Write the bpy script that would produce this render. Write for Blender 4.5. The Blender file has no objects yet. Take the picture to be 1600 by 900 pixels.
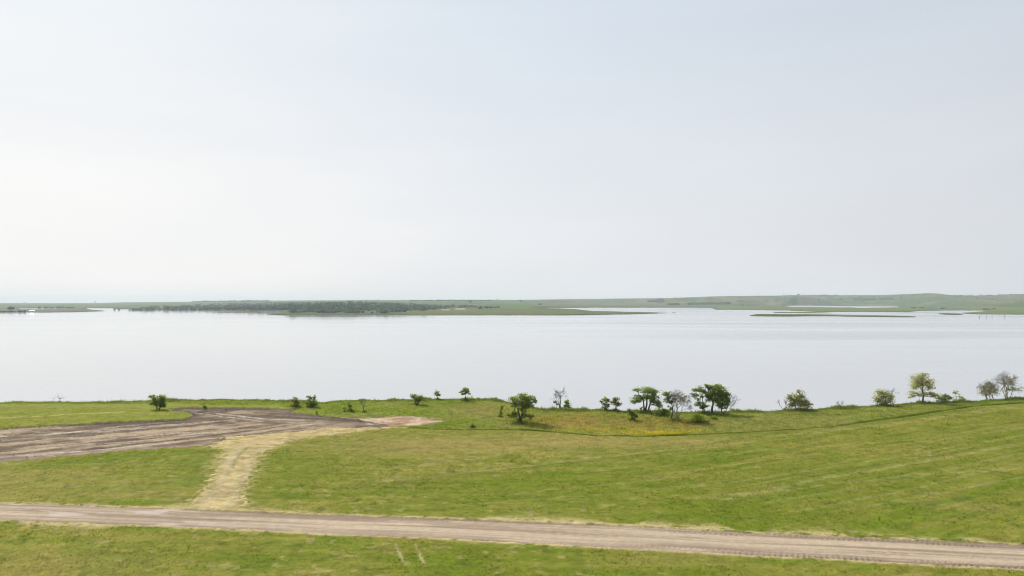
import bpy, math, random
import numpy as np

# ------------------------------------------------------------------ camera, sky, sun, exposure
SC = bpy.context.scene
COL = SC.collection
F = 1080.0            # focal length in photo pixels (1600 wide)
HROW = 472.0          # row of the true horizon
HC = 26.0             # camera height above the field
WZ = -5.0             # lake level
PITCH = math.atan((HROW - 450.0) / F)

cam = bpy.data.cameras.new("camera")
cam.sensor_width = 36.0
cam.lens = 36.0 * F / 1600.0
cam.clip_start = 0.5
cam.clip_end = 60000.0
cam_o = bpy.data.objects.new("camera", cam)
cam_o.location = (0, 0, HC)
cam_o.rotation_euler = (math.pi / 2 + PITCH, 0, 0)
COL.objects.link(cam_o)
SC.camera = cam_o

SUN_AZ, SUN_EL = -42.0, 41.0          # degrees, left of the view axis / above the horizon
sa, se = math.radians(SUN_AZ), math.radians(SUN_EL)
SUN_DIR = (math.sin(sa) * math.cos(se), math.cos(sa) * math.cos(se), math.sin(se))

world = bpy.data.worlds.new("World")
SC.world = world
world.use_nodes = True
wn, wl = world.node_tree.nodes, world.node_tree.links
wn.clear()
w_out = wn.new("ShaderNodeOutputWorld")
w_bg = wn.new("ShaderNodeBackground")
w_bg.inputs["Strength"].default_value = 0.1
sky = wn.new("ShaderNodeTexSky")
sky.sky_type = 'NISHITA'
sky.sun_disc = False
sky.sun_elevation = se
sky.sun_rotation = sa
sky.altitude = 500
sky.air_density = 1.0
sky.dust_density = 4.0
sky.ozone_density = 1.0
tc = wn.new("ShaderNodeTexCoord")
dot = wn.new("ShaderNodeVectorMath"); dot.operation = 'DOT_PRODUCT'
dot.inputs[1].default_value = (SUN_DIR[0], SUN_DIR[1], .25)     # bright hazy quarter below and round the sun
wl.new(tc.outputs["Generated"], dot.inputs[0])
# thin high cloud: streaky noise that lifts the veil a little
wmap = wn.new("ShaderNodeMapping"); wmap.inputs["Scale"].default_value = (1.6, 1.6, 9.0)
wl.new(tc.outputs["Generated"], wmap.inputs["Vector"])
wno = wn.new("ShaderNodeTexNoise"); wno.inputs["Scale"].default_value = 1.7
wno.inputs["Detail"].default_value = 5.0; wno.inputs["Roughness"].default_value = 0.5
wl.new(wmap.outputs["Vector"], wno.inputs["Vector"])
wmr = wn.new("ShaderNodeMapRange")
wmr.inputs["From Min"].default_value = 0.3; wmr.inputs["From Max"].default_value = 0.7
wmr.inputs["To Min"].default_value = -0.06; wmr.inputs["To Max"].default_value = 0.06
wl.new(wno.outputs["Fac"], wmr.inputs["Value"])
wad = wn.new("ShaderNodeMath"); wad.operation = 'ADD'
wl.new(dot.outputs["Value"], wad.inputs[0]); wl.new(wmr.outputs["Result"], wad.inputs[1])
veil = wn.new("ShaderNodeValToRGB")
vr = veil.color_ramp
vr.interpolation = 'EASE'
vr.interpolation = 'LINEAR'
vr.elements[0].position = 0.0; vr.elements[0].color = (.66, .70, .75, 1)
vr.elements[1].position = 1.0; vr.elements[1].color = (.99, .985, .97, 1)
for p, c in ((.20, (.735, .755, .79, 1)), (.58, (.835, .86, .89, 1)), (.70, (.89, .898, .91, 1)), (.77, (.925, .925, .92, 1))):
    e = vr.elements.new(p); e.color = c
wl.new(wad.outputs[0], veil.inputs["Fac"])
vs = wn.new("ShaderNodeVectorMath"); vs.operation = 'SCALE'; vs.inputs["Scale"].default_value = 10.0
wsep = wn.new("ShaderNodeSeparateXYZ"); wl.new(tc.outputs["Generated"], wsep.inputs[0])
wel = wn.new("ShaderNodeMapRange"); wel.interpolation_type = 'SMOOTHSTEP'      # the haze thins upward, the blue comes through
wel.inputs["From Min"].default_value = .10; wel.inputs["From Max"].default_value = .46
wl.new(wsep.outputs["Z"], wel.inputs["Value"])
wtint = wn.new("ShaderNodeMix"); wtint.data_type = 'RGBA'
wtint.inputs[6].default_value = (1, 1, 1, 1); wtint.inputs[7].default_value = (.85, .915, .975, 1)
wl.new(wel.outputs["Result"], wtint.inputs["Factor"])
wmul = wn.new("ShaderNodeVectorMath"); wmul.operation = 'MULTIPLY'
wl.new(veil.outputs["Color"], wmul.inputs[0]); wl.new(wtint.outputs[2], wmul.inputs[1])
wl.new(wmul.outputs["Vector"], vs.inputs[0])
wmix = wn.new("ShaderNodeMix"); wmix.data_type = 'RGBA'
wmix.inputs["Factor"].default_value = 0.92
wl.new(sky.outputs["Color"], wmix.inputs[6]); wl.new(vs.outputs["Vector"], wmix.inputs[7])
wl.new(wmix.outputs[2], w_bg.inputs["Color"])
wl.new(w_bg.outputs["Background"], w_out.inputs["Surface"])

sun = bpy.data.lights.new("sun", 'SUN')
sun.energy = 4.2
sun.angle = math.radians(1.2)
sun.color = (1.0, 0.955, 0.88)
sun_o = bpy.data.objects.new("sun", sun)
sun_o.rotation_euler = (math.pi / 2 - se, 0, math.pi - sa)
COL.objects.link(sun_o)

SC.view_settings.view_transform = 'Standard'
SC.view_settings.look = 'None'
SC.view_settings.exposure = 0.0
SC.view_settings.gamma = 1.0
SC.cycles.use_denoising = True
SC.cycles.denoising_prefilter = 'ACCURATE'
SC.cycles.pixel_filter_type = 'BLACKMAN_HARRIS'
SC.cycles.filter_width = 1.1
SC.cycles.max_bounces = 6
SC.cycles.volume_bounces = 1
SC.cycles.transparent_max_bounces = 6

# ------------------------------------------------------------------ helpers
def _hash(ix, iy, seed):
    h = (ix.astype(np.int64) * 374761393 + iy.astype(np.int64) * 668265263 + seed * 974711) & 0xffffffff
    h = ((h ^ (h >> 13)) * 1274126177) & 0xffffffff
    h = ((h ^ (h >> 16)) * 2246822519) & 0xffffffff
    return ((h ^ (h >> 15)) & 0xffffff) / float(0xffffff)

def vnoise(x, y, seed=0):
    x = np.asarray(x, float); y = np.asarray(y, float)
    ix = np.floor(x); iy = np.floor(y)
    fx = x - ix; fy = y - iy
    fx = fx * fx * (3 - 2 * fx); fy = fy * fy * (3 - 2 * fy)
    a = _hash(ix, iy, seed); b = _hash(ix + 1, iy, seed)
    c = _hash(ix, iy + 1, seed); d = _hash(ix + 1, iy + 1, seed)
    return (a * (1 - fx) + b * fx) * (1 - fy) + (c * (1 - fx) + d * fx) * fy

def fbm(x, y, seed=0, octv=4, gain=.5):
    s = 0; a = 1; t = 0
    for k in range(octv):
        s = s + a * vnoise(np.asarray(x) * 2 ** k + 17.3 * k, np.asarray(y) * 2 ** k - 9.1 * k, seed + k)
        t += a; a *= gain
    return s / t          # 0..1, mean .5

def smooth(a, b, v):
    t = np.clip((v - a) / (b - a), 0, 1)
    return t * t * (3 - 2 * t)

def rot(x, y, deg):       # coordinates along / across a direction
    c, s = math.cos(math.radians(deg)), math.sin(math.radians(deg))
    return x * c + y * s, -x * s + y * c

SP, CP = math.sin(PITCH), math.cos(PITCH)
def ray(px, row):
    a = (px - 800.0) / F; b = (450.0 - row) / F
    return np.array([a, CP - b * SP, SP + b * CP])

def project(x, y, z):
    zz = z - HC
    dpt = y * CP + zz * SP
    up = -y * SP + zz * CP
    return 800 + F * x / dpt, 450 - F * up / dpt

def undulate(x, y):
    return .9 * (fbm(x / 55., y / 38., 5, 2) - .5) + .22 * (fbm(x / 11., y / 9., 9, 2) - .5)

def ground_pt(px, row):
    d = ray(px, row); z = 0.0
    for _ in range(8):
        s = (z - HC) / d[2]
        z = float(undulate(d[0] * s, d[1] * s))
    return np.array([d[0] * s, d[1] * s, z])

def water_pt(px, row, z=WZ):
    d = ray(px, row); s = (z - HC) / d[2]
    return d * s + np.array([0, 0, HC])

def gpoly(pts):
    return np.array([ground_pt(*p)[:2] for p in pts])

def inside(x, y, poly):
    r = np.zeros(np.shape(x), bool); n = len(poly)
    for i in range(n):
        x0, y0 = poly[i]; x1, y1 = poly[(i + 1) % n]
        if y0 == y1: continue
        c = ((y0 > y) != (y1 > y)) & (x < (x1 - x0) * (y - y0) / (y1 - y0) + x0)
        r ^= c
    return r

def seg_d(x, y, a, b):
    vx, vy = b[0] - a[0], b[1] - a[1]
    t = np.clip(((x - a[0]) * vx + (y - a[1]) * vy) / (vx * vx + vy * vy + 1e-9), 0, 1)
    return np.hypot(x - a[0] - t * vx, y - a[1] - t * vy)

def line_d(x, y, pts, closed=False):
    d = np.full(np.shape(x), 1e9); n = len(pts)
    for i in range(n if closed else n - 1):
        d = np.minimum(d, seg_d(x, y, pts[i], pts[(i + 1) % n]))
    return d

def sdist(x, y, poly):    # positive inside
    d = line_d(x, y, poly, True)
    return np.where(inside(x, y, poly), d, -d)

def mesh_obj(name, V, faces, mat=None, parent=None, col=None, smooth_shade=False, loc=None):
    """V (n,3), faces (m,k) int array or list of such arrays; col (n,3) vertex colours"""
    me = bpy.data.meshes.new(name)
    V = np.asarray(V, np.float32)
    fl = faces if isinstance(faces, list) else [faces]
    fl = [np.asarray(f, np.int32) for f in fl if len(f)]
    nl = sum(f.size for f in fl); nf = sum(len(f) for f in fl)
    me.vertices.add(len(V)); me.vertices.foreach_set("co", V.ravel())
    me.loops.add(nl); me.polygons.add(nf)
    me.loops.foreach_set("vertex_index", np.concatenate([f.ravel() for f in fl]))
    tot = np.concatenate([np.full(len(f), f.shape[1], np.int32) for f in fl])
    st = np.concatenate([[0], np.cumsum(tot)[:-1]]).astype(np.int32)
    me.polygons.foreach_set("loop_start", st)
    me.polygons.foreach_set("use_smooth", np.full(nf, smooth_shade, bool))
    if col is not None:
        at = me.color_attributes.new("Col", 'FLOAT_COLOR', 'POINT')
        c4 = np.ones((len(V), 4), np.float32); c4[:, :3] = col
        at.data.foreach_set("color", c4.ravel())
    me.update(calc_edges=True); me.validate()
    if mat: me.materials.append(mat)
    o = bpy.data.objects.new(name, me)
    COL.objects.link(o)
    if parent is not None: o.parent = parent
    if loc is not None: o.location = loc
    return o

def empty(name, loc):
    o = bpy.data.objects.new(name, None)
    o.empty_display_size = .5
    o.location = loc
    COL.objects.link(o)
    return o

def tag(o, label=None, cat=None, group=None, kind=None):
    if label: o["label"] = label
    if cat: o["category"] = cat
    if group: o["group"] = group
    if kind: o["kind"] = kind
    return o

# ------------------------------------------------------------------ materials
def new_mat(name):
    m = bpy.data.materials.new(name); m.use_nodes = True
    n, l = m.node_tree.nodes, m.node_tree.links
    return m, n, l, n["Principled BSDF"]

def ground_mat(name, scale, contrast, bump, rough=.95, scale2=None):
    """vertex colour (the soil and plants' own colour) x fine procedural grain, with fine relief"""
    m, n, l, p = new_mat(name)
    at = n.new("ShaderNodeAttribute"); at.attribute_name = "Col"
    geo = n.new("ShaderNodeNewGeometry")
    no = n.new("ShaderNodeTexNoise"); no.inputs["Scale"].default_value = scale
    no.inputs["Detail"].default_value = 4; no.inputs["Roughness"].default_value = .65
    l.new(geo.outputs["Position"], no.inputs["Vector"])
    mr = n.new("ShaderNodeMapRange")
    mr.inputs["From Min"].default_value = .25; mr.inputs["From Max"].default_value = .75
    mr.inputs["To Min"].default_value = 1 - contrast; mr.inputs["To Max"].default_value = 1 + contrast
    l.new(no.outputs["Fac"], mr.inputs["Value"])
    sc = n.new("ShaderNodeVectorMath"); sc.operation = 'SCALE'
    l.new(at.outputs["Color"], sc.inputs[0]); l.new(mr.outputs["Result"], sc.inputs["Scale"])
    l.new(sc.outputs["Vector"], p.inputs["Base Color"])
    p.inputs["Roughness"].default_value = rough
    p.inputs["Specular IOR Level"].default_value = .06
    bp = n.new("ShaderNodeBump"); bp.inputs["Strength"].default_value = .7
    bp.inputs["Distance"].default_value = bump
    l.new(no.outputs["Fac"], bp.inputs["Height"]); l.new(bp.outputs["Normal"], p.inputs["Normal"])
    return m

def leaf_mat(name, trans=.35, tint=(1.5, 1.45, .7)):
    m, n, l, p = new_mat(name)
    at = n.new("ShaderNodeAttribute"); at.attribute_name = "Col"
    p.inputs["Roughness"].default_value = .6
    p.inputs["Specular IOR Level"].default_value = .25
    l.new(at.outputs["Color"], p.inputs["Base Color"])
    tr = n.new("ShaderNodeBsdfTranslucent")
    g = n.new("ShaderNodeMix"); g.data_type = 'RGBA'; g.blend_type = 'MULTIPLY'; g.inputs["Factor"].default_value = 1
    l.new(at.outputs["Color"], g.inputs[6]); g.inputs[7].default_value = (*tint, 1)
    l.new(g.outputs[2], tr.inputs["Color"])
    mx = n.new("ShaderNodeMixShader"); mx.inputs[0].default_value = trans
    l.new(p.outputs[0], mx.inputs[1]); l.new(tr.outputs[0], mx.inputs[2])
    l.new(mx.outputs[0], n["Material Output"].inputs["Surface"])
    return m

def noise_mat(name, c1, c2, scale, rough=.9, bump=.02):
    m, n, l, p = new_mat(name)
    geo = n.new("ShaderNodeNewGeometry")
    no = n.new("ShaderNodeTexNoise"); no.inputs["Scale"].default_value = scale
    no.inputs["Detail"].default_value = 5
    l.new(geo.outputs["Position"], no.inputs["Vector"])
    mx = n.new("ShaderNodeMix"); mx.data_type = 'RGBA'
    mx.inputs[6].default_value = (*c1, 1); mx.inputs[7].default_value = (*c2, 1)
    l.new(no.outputs["Fac"], mx.inputs["Factor"]); l.new(mx.outputs[2], p.inputs["Base Color"])
    p.inputs["Roughness"].default_value = rough
    bp = n.new("ShaderNodeBump"); bp.inputs["Distance"].default_value = bump
    l.new(no.outputs["Fac"], bp.inputs["Height"]); l.new(bp.outputs["Normal"], p.inputs["Normal"])
    return m

M_GRASS = ground_mat("mown_grass_ground", 7.0, .34, .05)
M_MEADOW = ground_mat("meadow_ground", 5.0, .34, .09)
M_ROAD = ground_mat("packed_dirt", 5.0, .13, .02)
M_SOIL = ground_mat("graded_soil", 3.5, .2, .05)
M_STRAW = ground_mat("straw", 6.0, .3, .05)
M_FAR = ground_mat("far_land", .035, .22, .6)
M_BLADE = leaf_mat("grass_blades", .55, (1.4, 1.42, .9))
M_LEAF = leaf_mat("tree_leaves", .70, (1.6, 1.5, .95))
M_FARLEAF = leaf_mat("far_tree_leaves", .12)
M_BARK = noise_mat("bark", (.055, .045, .036), (.13, .11, .09), 6.0)
M_DEAD = noise_mat("dead_wood", (.17, .15, .135), (.30, .275, .25), 6.0)
M_WHITE = noise_mat("white_siding", (.74, .74, .72), (.82, .82, .80), 1.0)
M_ROOF = noise_mat("pale_metal_roof", (.62, .63, .63), (.72, .72, .72), 1.0, .4)
M_DOOR = noise_mat("dark_door", (.10, .10, .11), (.14, .14, .15), 1.0)

m, n, l, p = new_mat("lake_water")
geo = n.new("ShaderNodeNewGeometry")
p.inputs["Base Color"].default_value = (.405, .412, .42, 1)
p.inputs["IOR"].default_value = 1.33
p.inputs["Specular IOR Level"].default_value = .5
mp = n.new("ShaderNodeMapping"); mp.inputs["Scale"].default_value = (.0016, .0085, 1)
mp.inputs["Rotation"].default_value = (0, 0, math.radians(-6))
l.new(geo.outputs["Position"], mp.inputs["Vector"])
wz = n.new("ShaderNodeTexNoise"); wz.inputs["Scale"].default_value = 1.0; wz.inputs["Detail"].default_value = 4
wz.inputs["Distortion"].default_value = .6
l.new(mp.outputs["Vector"], wz.inputs["Vector"])
rr = n.new("ShaderNodeMapRange")     # wind streaks: rippled lanes between calmer ones
rr.inputs["From Min"].default_value = .40; rr.inputs["From Max"].default_value = .66
rr.inputs["To Min"].default_value = 0.0; rr.inputs["To Max"].default_value = 1.0
l.new(wz.outputs["Fac"], rr.inputs["Value"])
# the breeze only reaches the open eastern water
sx = n.new("ShaderNodeSeparateXYZ"); l.new(geo.outputs["Position"], sx.inputs[0])
we = n.new("ShaderNodeMath"); we.operation = 'MULTIPLY_ADD'; we.inputs[1].default_value = .35
l.new(sx.outputs["Y"], we.inputs[0]); l.new(sx.outputs["X"], we.inputs[2])
wm = n.new("ShaderNodeMapRange"); wm.interpolation_type = 'SMOOTHSTEP'
wm.inputs["From Min"].default_value = 120.; wm.inputs["From Max"].default_value = 900.
wm.inputs["To Min"].default_value = .06; wm.inputs["To Max"].default_value = 1.0
l.new(we.outputs[0], wm.inputs["Value"])
wk = n.new("ShaderNodeMath"); wk.operation = 'MULTIPLY'
l.new(rr.outputs["Result"], wk.inputs[0]); l.new(wm.outputs["Result"], wk.inputs[1])
ro = n.new("ShaderNodeMapRange"); ro.inputs["To Min"].default_value = .05; ro.inputs["To Max"].default_value = .62
l.new(wk.outputs[0], ro.inputs["Value"]); l.new(ro.outputs["Result"], p.inputs["Roughness"])
rp = n.new("ShaderNodeTexNoise"); rp.inputs["Scale"].default_value = .5; rp.inputs["Detail"].default_value = 3
l.new(geo.outputs["Position"], rp.inputs["Vector"])
rb = n.new("ShaderNodeMapRange")
rb.inputs["To Min"].default_value = .01; rb.inputs["To Max"].default_value = .42
l.new(wk.outputs[0], rb.inputs["Value"])
bp = n.new("ShaderNodeBump"); bp.inputs["Distance"].default_value = .12
l.new(rb.outputs["Result"], bp.inputs["Strength"])
l.new(rp.outputs["Fac"], bp.inputs["Height"]); l.new(bp.outputs["Normal"], p.inputs["Normal"])
M_WATER = m

# ------------------------------------------------------------------ near ground: one heightfield cut into its zones
CREST = [(-900, 630), (0, 629.5), (60, 628), (150, 629.5), (200, 627.5), (240, 626.5), (300, 625.5), (350, 624.5), (400, 625),
         (450, 627.5), (495, 629), (505, 630), (520, 628), (540, 626.5), (650, 625.5), (730, 624), (765, 624.5), (782, 627), (800, 631), (822, 636),
         (850, 640), (900, 640.5), (960, 642.5), (1000, 643.5), (1066, 644.5), (1150, 643.5), (1200, 643.5), (1250, 642),
         (1300, 638.5), (1350, 635.5), (1400, 632.5), (1450, 630), (1500, 629), (1550, 626), (1600, 622), (2500, 605)]
cw = np.array([ground_pt(*p) for p in CREST])
c_t = cw[:, 0] / cw[:, 1]; c_y = cw[:, 1]
def crest_y(t): return np.interp(t, c_t, c_y)

ROAD_TOP = [(-700, 752), (0, 786), (200, 792), (400, 800), (533, 805), (800, 814), (1066, 826), (1200, 833), (1400, 842), (1600, 851), (2300, 884)]
ROAD_BOT = [(-700, 780), (0, 812), (200, 820), (400, 828), (533, 835), (800, 847), (1066, 861), (1200, 869), (1400, 879), (1600, 889), (2300, 925)]
rt, rb_ = gpoly(ROAD_TOP), gpoly(ROAD_BOT)
def road_uv(x, y):     # v: 0 at near edge, 1 at far edge ; width in m
    yt = np.interp(x, rt[:, 0], rt[:, 1]); yb = np.interp(x, rb_[:, 0], rb_[:, 1])
    return (y - yb) / (yt - yb), (yt - yb)

LOT = gpoly([(-500, 690), (0, 669), (130, 661.5), (285, 654), (303, 647), (290, 643), (268, 641.5), (270, 637.5), (292, 635.8), (330, 636),
             (420, 637), (470, 638.5), (455, 644), (500, 648), (560, 655), (612, 663.5), (596, 667), (520, 668.5), (470, 674), (420, 678.5),
             (372, 681), (345, 683), (372, 686.5), (340, 690), (330, 695), (200, 704), (0, 721), (-500, 762)])
CLAY = gpoly([(520, 651), (575, 652), (640, 649.5), (672, 653), (700, 658), (665, 663), (600, 668), (560, 664), (545, 656)])
STRAW = gpoly([(262, 800), (295, 786), (322, 760), (338, 722), (347, 706), (330, 698), (322, 694.5), (345, 681), (420, 676), (470, 671), (520, 666.5), (570, 666), (625, 667),
               (560, 675), (500, 682), (455, 688), (410, 708), (398, 735), (380, 770), (385, 790), (425, 802)])
MEADOW = gpoly([(640, 668.5), (690, 671.5), (820, 672.5), (860, 675), (930, 681), (1000, 682.5), (1066, 680.5), (1160, 676.5), (1219, 673),
                (1300, 667), (1426, 650), (1533, 634), (1590, 631), (1680, 620), (2400, 560), (1500, 560), (400, 560), (-500, 560), (-500, 631),
                (0, 631), (150, 631.5), (260, 629.5), (330, 633), (430, 633), (500, 645), (560, 652), (620, 648), (690, 655.5), (650, 664)])

FAINT = [  # (points, half width m, amount of straw colour)
    ([(600, 752), (660, 747), (900, 718.5), (1000, 707.5), (1066, 701), (1180, 690)], .55, .40),
    ([(1130, 781), (1300, 745), (1450, 720), (1600, 693)], .6, .45),
    ([(1240, 800), (1420, 765), (1600, 722)], .45, .35), ([(1000, 745), (1250, 712), (1450, 690), (1600, 668)], .4, .3), ([(1080, 762), (1300, 730), (1600, 680)], .35, .35),
    ([(700, 790), (950, 772), (1100, 757)], .35, .25), ([(1300, 800), (1600, 745)], .4, .3),
    ([(1080, 778), (1240, 764), (1420, 742), (1600, 733)], .6, .32),
    ([(1200, 785), (1400, 752), (1600, 708)], .5, .28),
    ([(1060, 712), (1250, 700), (1420, 688), (1600, 662)], .5, .28),
    ([(1070, 690), (1250, 678), (1440, 656), (1590, 636)], 1.2, .42),
    ([(820, 770), (1000, 752), (1200, 728)], .5, .25),
    ([(0, 652.5), (60, 650.5), (110, 647.5), (190, 643.5)], .7, .95),
    ([(110, 647.5), (210, 645), (260, 648)], .7, .3),
    ([(1432, 722), (1430, 712), (1434, 703), (1446, 698)], .25, .3),
    ([(1450, 722), (1453, 714), (1452, 706)], .3, .4),
    ([(618, 850), (623, 862), (630, 878)], .16, .95),
    ([(649, 850), (655, 864), (662, 880)], .16, .95),
]
DARKL = [  # greener / longer grass lines
    ([(640, 749), (900, 722), (1066, 704)], .35, .4),
    ([(533, 757), (600, 759), (640, 762)], .35, .45),
    ([(1190, 751), (1290, 737), (1375, 725)], .25, .6), ([(1100, 772), (1280, 742), (1480, 708), (1600, 688)], .25, .45), ([(1200, 775), (1420, 738), (1600, 705)], .25, .4),
    ([(900, 742), (1150, 712), (1400, 680), (1560, 655)], .25, .4),
    ([(1120, 722), (1300, 716), (1470, 712)], .25, .4),
    ([(1130, 808), (1185, 811)], .3, .6),
    ([(560, 713), (600, 705), (650, 700)], .8, .35),
    ([(590, 730), (640, 725), (680, 722)], .9, .3),
]
LOT_D = [([(0, 685), (110, 677), (270, 659.5), (290, 656.5)], .5), ([(95, 677.5), (170, 676.2)], .3), ([(0, 704), (120, 692.5), (270, 681), (330, 676)], .4),
         ([(20, 697), (150, 688), (300, 671)], .25), ([(296, 641), (350, 648), (420, 655)], .45), ([(330, 642.5), (420, 651), (500, 653)], .5),
         ([(400, 643.5), (500, 650), (560, 657), (622, 664.5)], .8), ([(345, 688), (375, 686)], .7), ([(0, 668.5), (130, 662), (285, 655)], 1.0),
         ([(290, 637), (420, 637.6)], 1.0), ([(0, 690), (200, 674)], .25), ([(110, 697), (300, 684), (460, 672)], .25), ([(270, 661), (400, 655.5), (470, 656)], .4)]
LOT_L = [([(85, 675), (165, 672.5)], .55), ([(205, 669), (225, 667.5)], .5), ([(286, 661), (346, 656.2)], .5), ([(302, 676), (378, 670)], .45),
         ([(0, 681), (90, 676), (280, 662)], .5), ([(430, 668), (460, 664), (485, 661.5)], .7), ([(576, 661.5), (594, 662.3)], .6), ([(298, 642.5), (345, 649.5), (410, 656.5)], .35),
         ([(340, 645), (420, 654), (500, 655)], .35), ([(0, 713), (150, 701), (260, 691)], .6), ([(130, 689), (300, 674)], .3), ([(30, 701), (210, 688)], .3)]
W = lambda L: [(gpoly(a[0]), *a[1:]) for a in L]
FAINT, DARKL, LOT_D, LOT_L = W(FAINT), W(DARKL), W(LOT_D), W(LOT_L)

def mixc(a, b, f): return a + (np.asarray(b) - a) * np.asarray(f)[..., None]

def blob(x, y, px, row, rx, ry):      # soft elliptical patch on the ground (metres)
    c = ground_pt(px, row)
    return np.exp(-(((x - c[0]) / rx) ** 2 + ((y - c[1]) / ry) ** 2))

def field_color(x, y):
    """mown grass"""
    sh = np.shape(x)
    n1 = fbm(x / 26., y / 17., 21, 3); n2 = fbm(x / 6., y / 3.2, 31, 3); n3 = fbm(x / 1.3, y / 1.3, 41, 3)
    u, v = rot(x, y, 31)
    st = fbm(u / 70., v / 1.5, 51, 3)
    sw = .5 + .5 * np.sin(v * 2 * math.pi / 3.1 + 2.5 * fbm(u / 60., v / 9., 52, 2))      # mower swaths
    st2 = fbm(x / 16., y / 1.1, 61, 3)
    right = smooth(8, 40, x)
    streak = st * right + st2 * (1 - right)
    dry = np.clip(.5 + 1.2 * (n1 - .5) + (1.1 + .9 * right) * (streak - .5) + (1.0 - .6 * right) * (n2 - .5) + .22 * right * (sw - .5) * smooth(.35, .6, fbm(x / 20., y / 20., 53, 2)), 0, 1)
    c = mixc(np.zeros(sh + (3,)) + (.125, .154, .013), (.205, .190, .036), dry)
    c = mixc(c, (.105, .155, .010), .55 * smooth(.56, .74, fbm(x / 5., y / 2.6, 71, 3)))
    c = mixc(c, (.31, .25, .10), (.55 - .35 * right) * smooth(.62, .80, fbm(x / 1.3, y / 1.3, 81, 4) + .16 * (n1 - .5)))
    c = mixc(c, (.07, .09, .012), (.5 - .25 * right) * smooth(.64, .74, fbm(x / 1.2, y / 1.2, 83, 4)))
    # the drier ground under the meadow edge and by the clay
    dr = .55 * blob(x, y, 760, 692, 26, 7) + .45 * blob(x, y, 640, 698, 14, 6) + .6 * blob(x, y, 612, 749, 3.4, 2.2) + .4 * blob(x, y, 940, 690, 14, 6)
    dr = dr + .4 * blob(x, y, 1080, 693, 10, 4) + .5 * blob(x, y, 1500, 790, 5, 3) + .35 * blob(x, y, 60, 745, 12, 6) + .3 * blob(x, y, 90, 770, 14, 4)
    dr = dr + .55 * blob(x, y, 1050, 872, 7, 2.0) + .4 * blob(x, y, 130, 880, 12, 4)
    c = mixc(c, (.26, .205, .065), np.clip(dr * (.35 + 1.3 * (n2 * .5 + streak * .5)), 0, .85))
    lush = .7 * blob(x, y, 1330, 745, 20, 10) + .6 * blob(x, y, 900, 760, 18, 8) + .5 * blob(x, y, 1500, 680, 22, 10) + .6 * blob(x, y, 480, 730, 10, 9) + .5 * blob(x, y, 230, 740, 8, 8)
    c = mixc(c, (.122, .158, .012), np.clip(lush * .7, 0, .7))
    # deep blue-green weeds on the right slope
    c = mixc(c, (.08, .112, .022), .7 * smooth(.57, .72, fbm(x / 4., y / 2.2, 91, 3)) * np.clip(blob(x, y, 1480, 775, 9, 7) + .5 * blob(x, y, 1530, 690, 14, 5), 0, 1))
    far_left = smooth(-30, -48, x) * smooth(140, 150, y)
    c = mixc(c, (.19, .205, .028), .7 * far_left)
    for pts, w, a in FAINT:
        d = line_d(x, y, pts)
        c = mixc(c, (.34, .285, .13), np.clip((a * .8 if a < .9 else a) * np.exp(-(d / w) ** 2) * smooth(.1, .7, n3 * .7 + n2 * .3) * 1.25, 0, .9))
    for pts, w, a in DARKL:
        d = line_d(x, y, pts)
        c = mixc(c, (.075, .10, .022), np.clip(a * np.exp(-(d / w) ** 2) * (.3 + 1.3 * n3), 0, .9))
    # straw verge along the road
    rv, rw = road_uv(x, y)
    m = np.where(rv > .5, (rv - 1) * rw, -rv * rw)      # metres outside the road
    vg = np.exp(-(np.clip(m - .1, 0, None) / (.45 + 1.3 * smooth(.5, .78, fbm(x / 7., y * 0 + (rv > .5), 101, 2)))) ** 2)
    vg = vg * smooth(.34, .6, fbm(x / .9, y / .9, 111, 3) + .12 - .10 * smooth(20, 60, x) * (rv > .5))
    c = mixc(c, (.42, .335, .165), np.clip(vg, 0, .92))
    es = sdist(x, y, STRAW)
    c = mixc(c, (.38, .295, .135), .8 * smooth(-2.2, .2, es) * smooth(.42, .62, fbm(x / .8, y / .8, 115, 3)))
    # long grass lip on the far verge at the right
    lip = np.exp(-((m - .55) / .35) ** 2) * (rv > .5) * smooth(22, 34, x) * smooth(.35, .6, fbm(x / 2., y, 121, 2))
    c = mixc(c, (.06, .085, .02), .75 * lip)
    n4 = fbm(x / .55, y / .45, 47, 2)
    n5 = fbm(u / 16., v / .45, 48, 2) * right + fbm(x / 4., y / .5, 49, 2) * (1 - right)
    return c * (.56 + .36 * n3 + .38 * n4 + .24 * n5)[..., None]

def meadow_color(x, y):
    sh = np.shape(x)
    n1 = fbm(x / 18., y / 13., 22, 3); n2 = fbm(x / 4., y / 3., 32, 3); n3 = fbm(x / 1., y / 1., 42, 3)
    c = mixc(np.zeros(sh + (3,)) + (.162, .195, .032), (.205, .205, .06), np.clip(.5 + 2.2 * (n1 - .5) + 1.2 * (n2 - .5), 0, 1))
    c = mixc(c, (.13, .175, .022), .5 * smooth(.55, .7, fbm(x / 7., y / 5., 52, 3)))
    rust = blob(x, y, 960, 660, 17, 9) + .8 * blob(x, y, 880, 655, 8, 7) + .55 * blob(x, y, 1040, 662, 9, 6)
    c = mixc(c, (.24, .165, .05), np.clip(rust * (-.15 + 1.6 * n2), 0, .75))
    tan = .9 * blob(x, y, 745, 640, 8, 6) + .7 * blob(x, y, 770, 648, 6, 5) + .6 * blob(x, y, 540, 648, 8, 3)
    c = mixc(c, (.24, .20, .09), np.clip(tan * (.1 + 1.2 * n2), 0, .7))
    yel = blob(x, y, 1030, 677, 6, 2.2) + .45 * blob(x, y, 950, 671, 9, 3) + .5 * blob(x, y, 1075, 673, 4, 1.6)
    c = mixc(c, (.34, .28, .03), np.clip(yel * smooth(.38, .6, n3) * .8, 0, .7))
    t = x / y
    shore = np.exp(-((crest_y(t) - y - .5) / 2.2) ** 2)
    c = mixc(c, (.095, .15, .025), .6 * shore)
    return c * (.62 + .76 * n3)[..., None]

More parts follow.
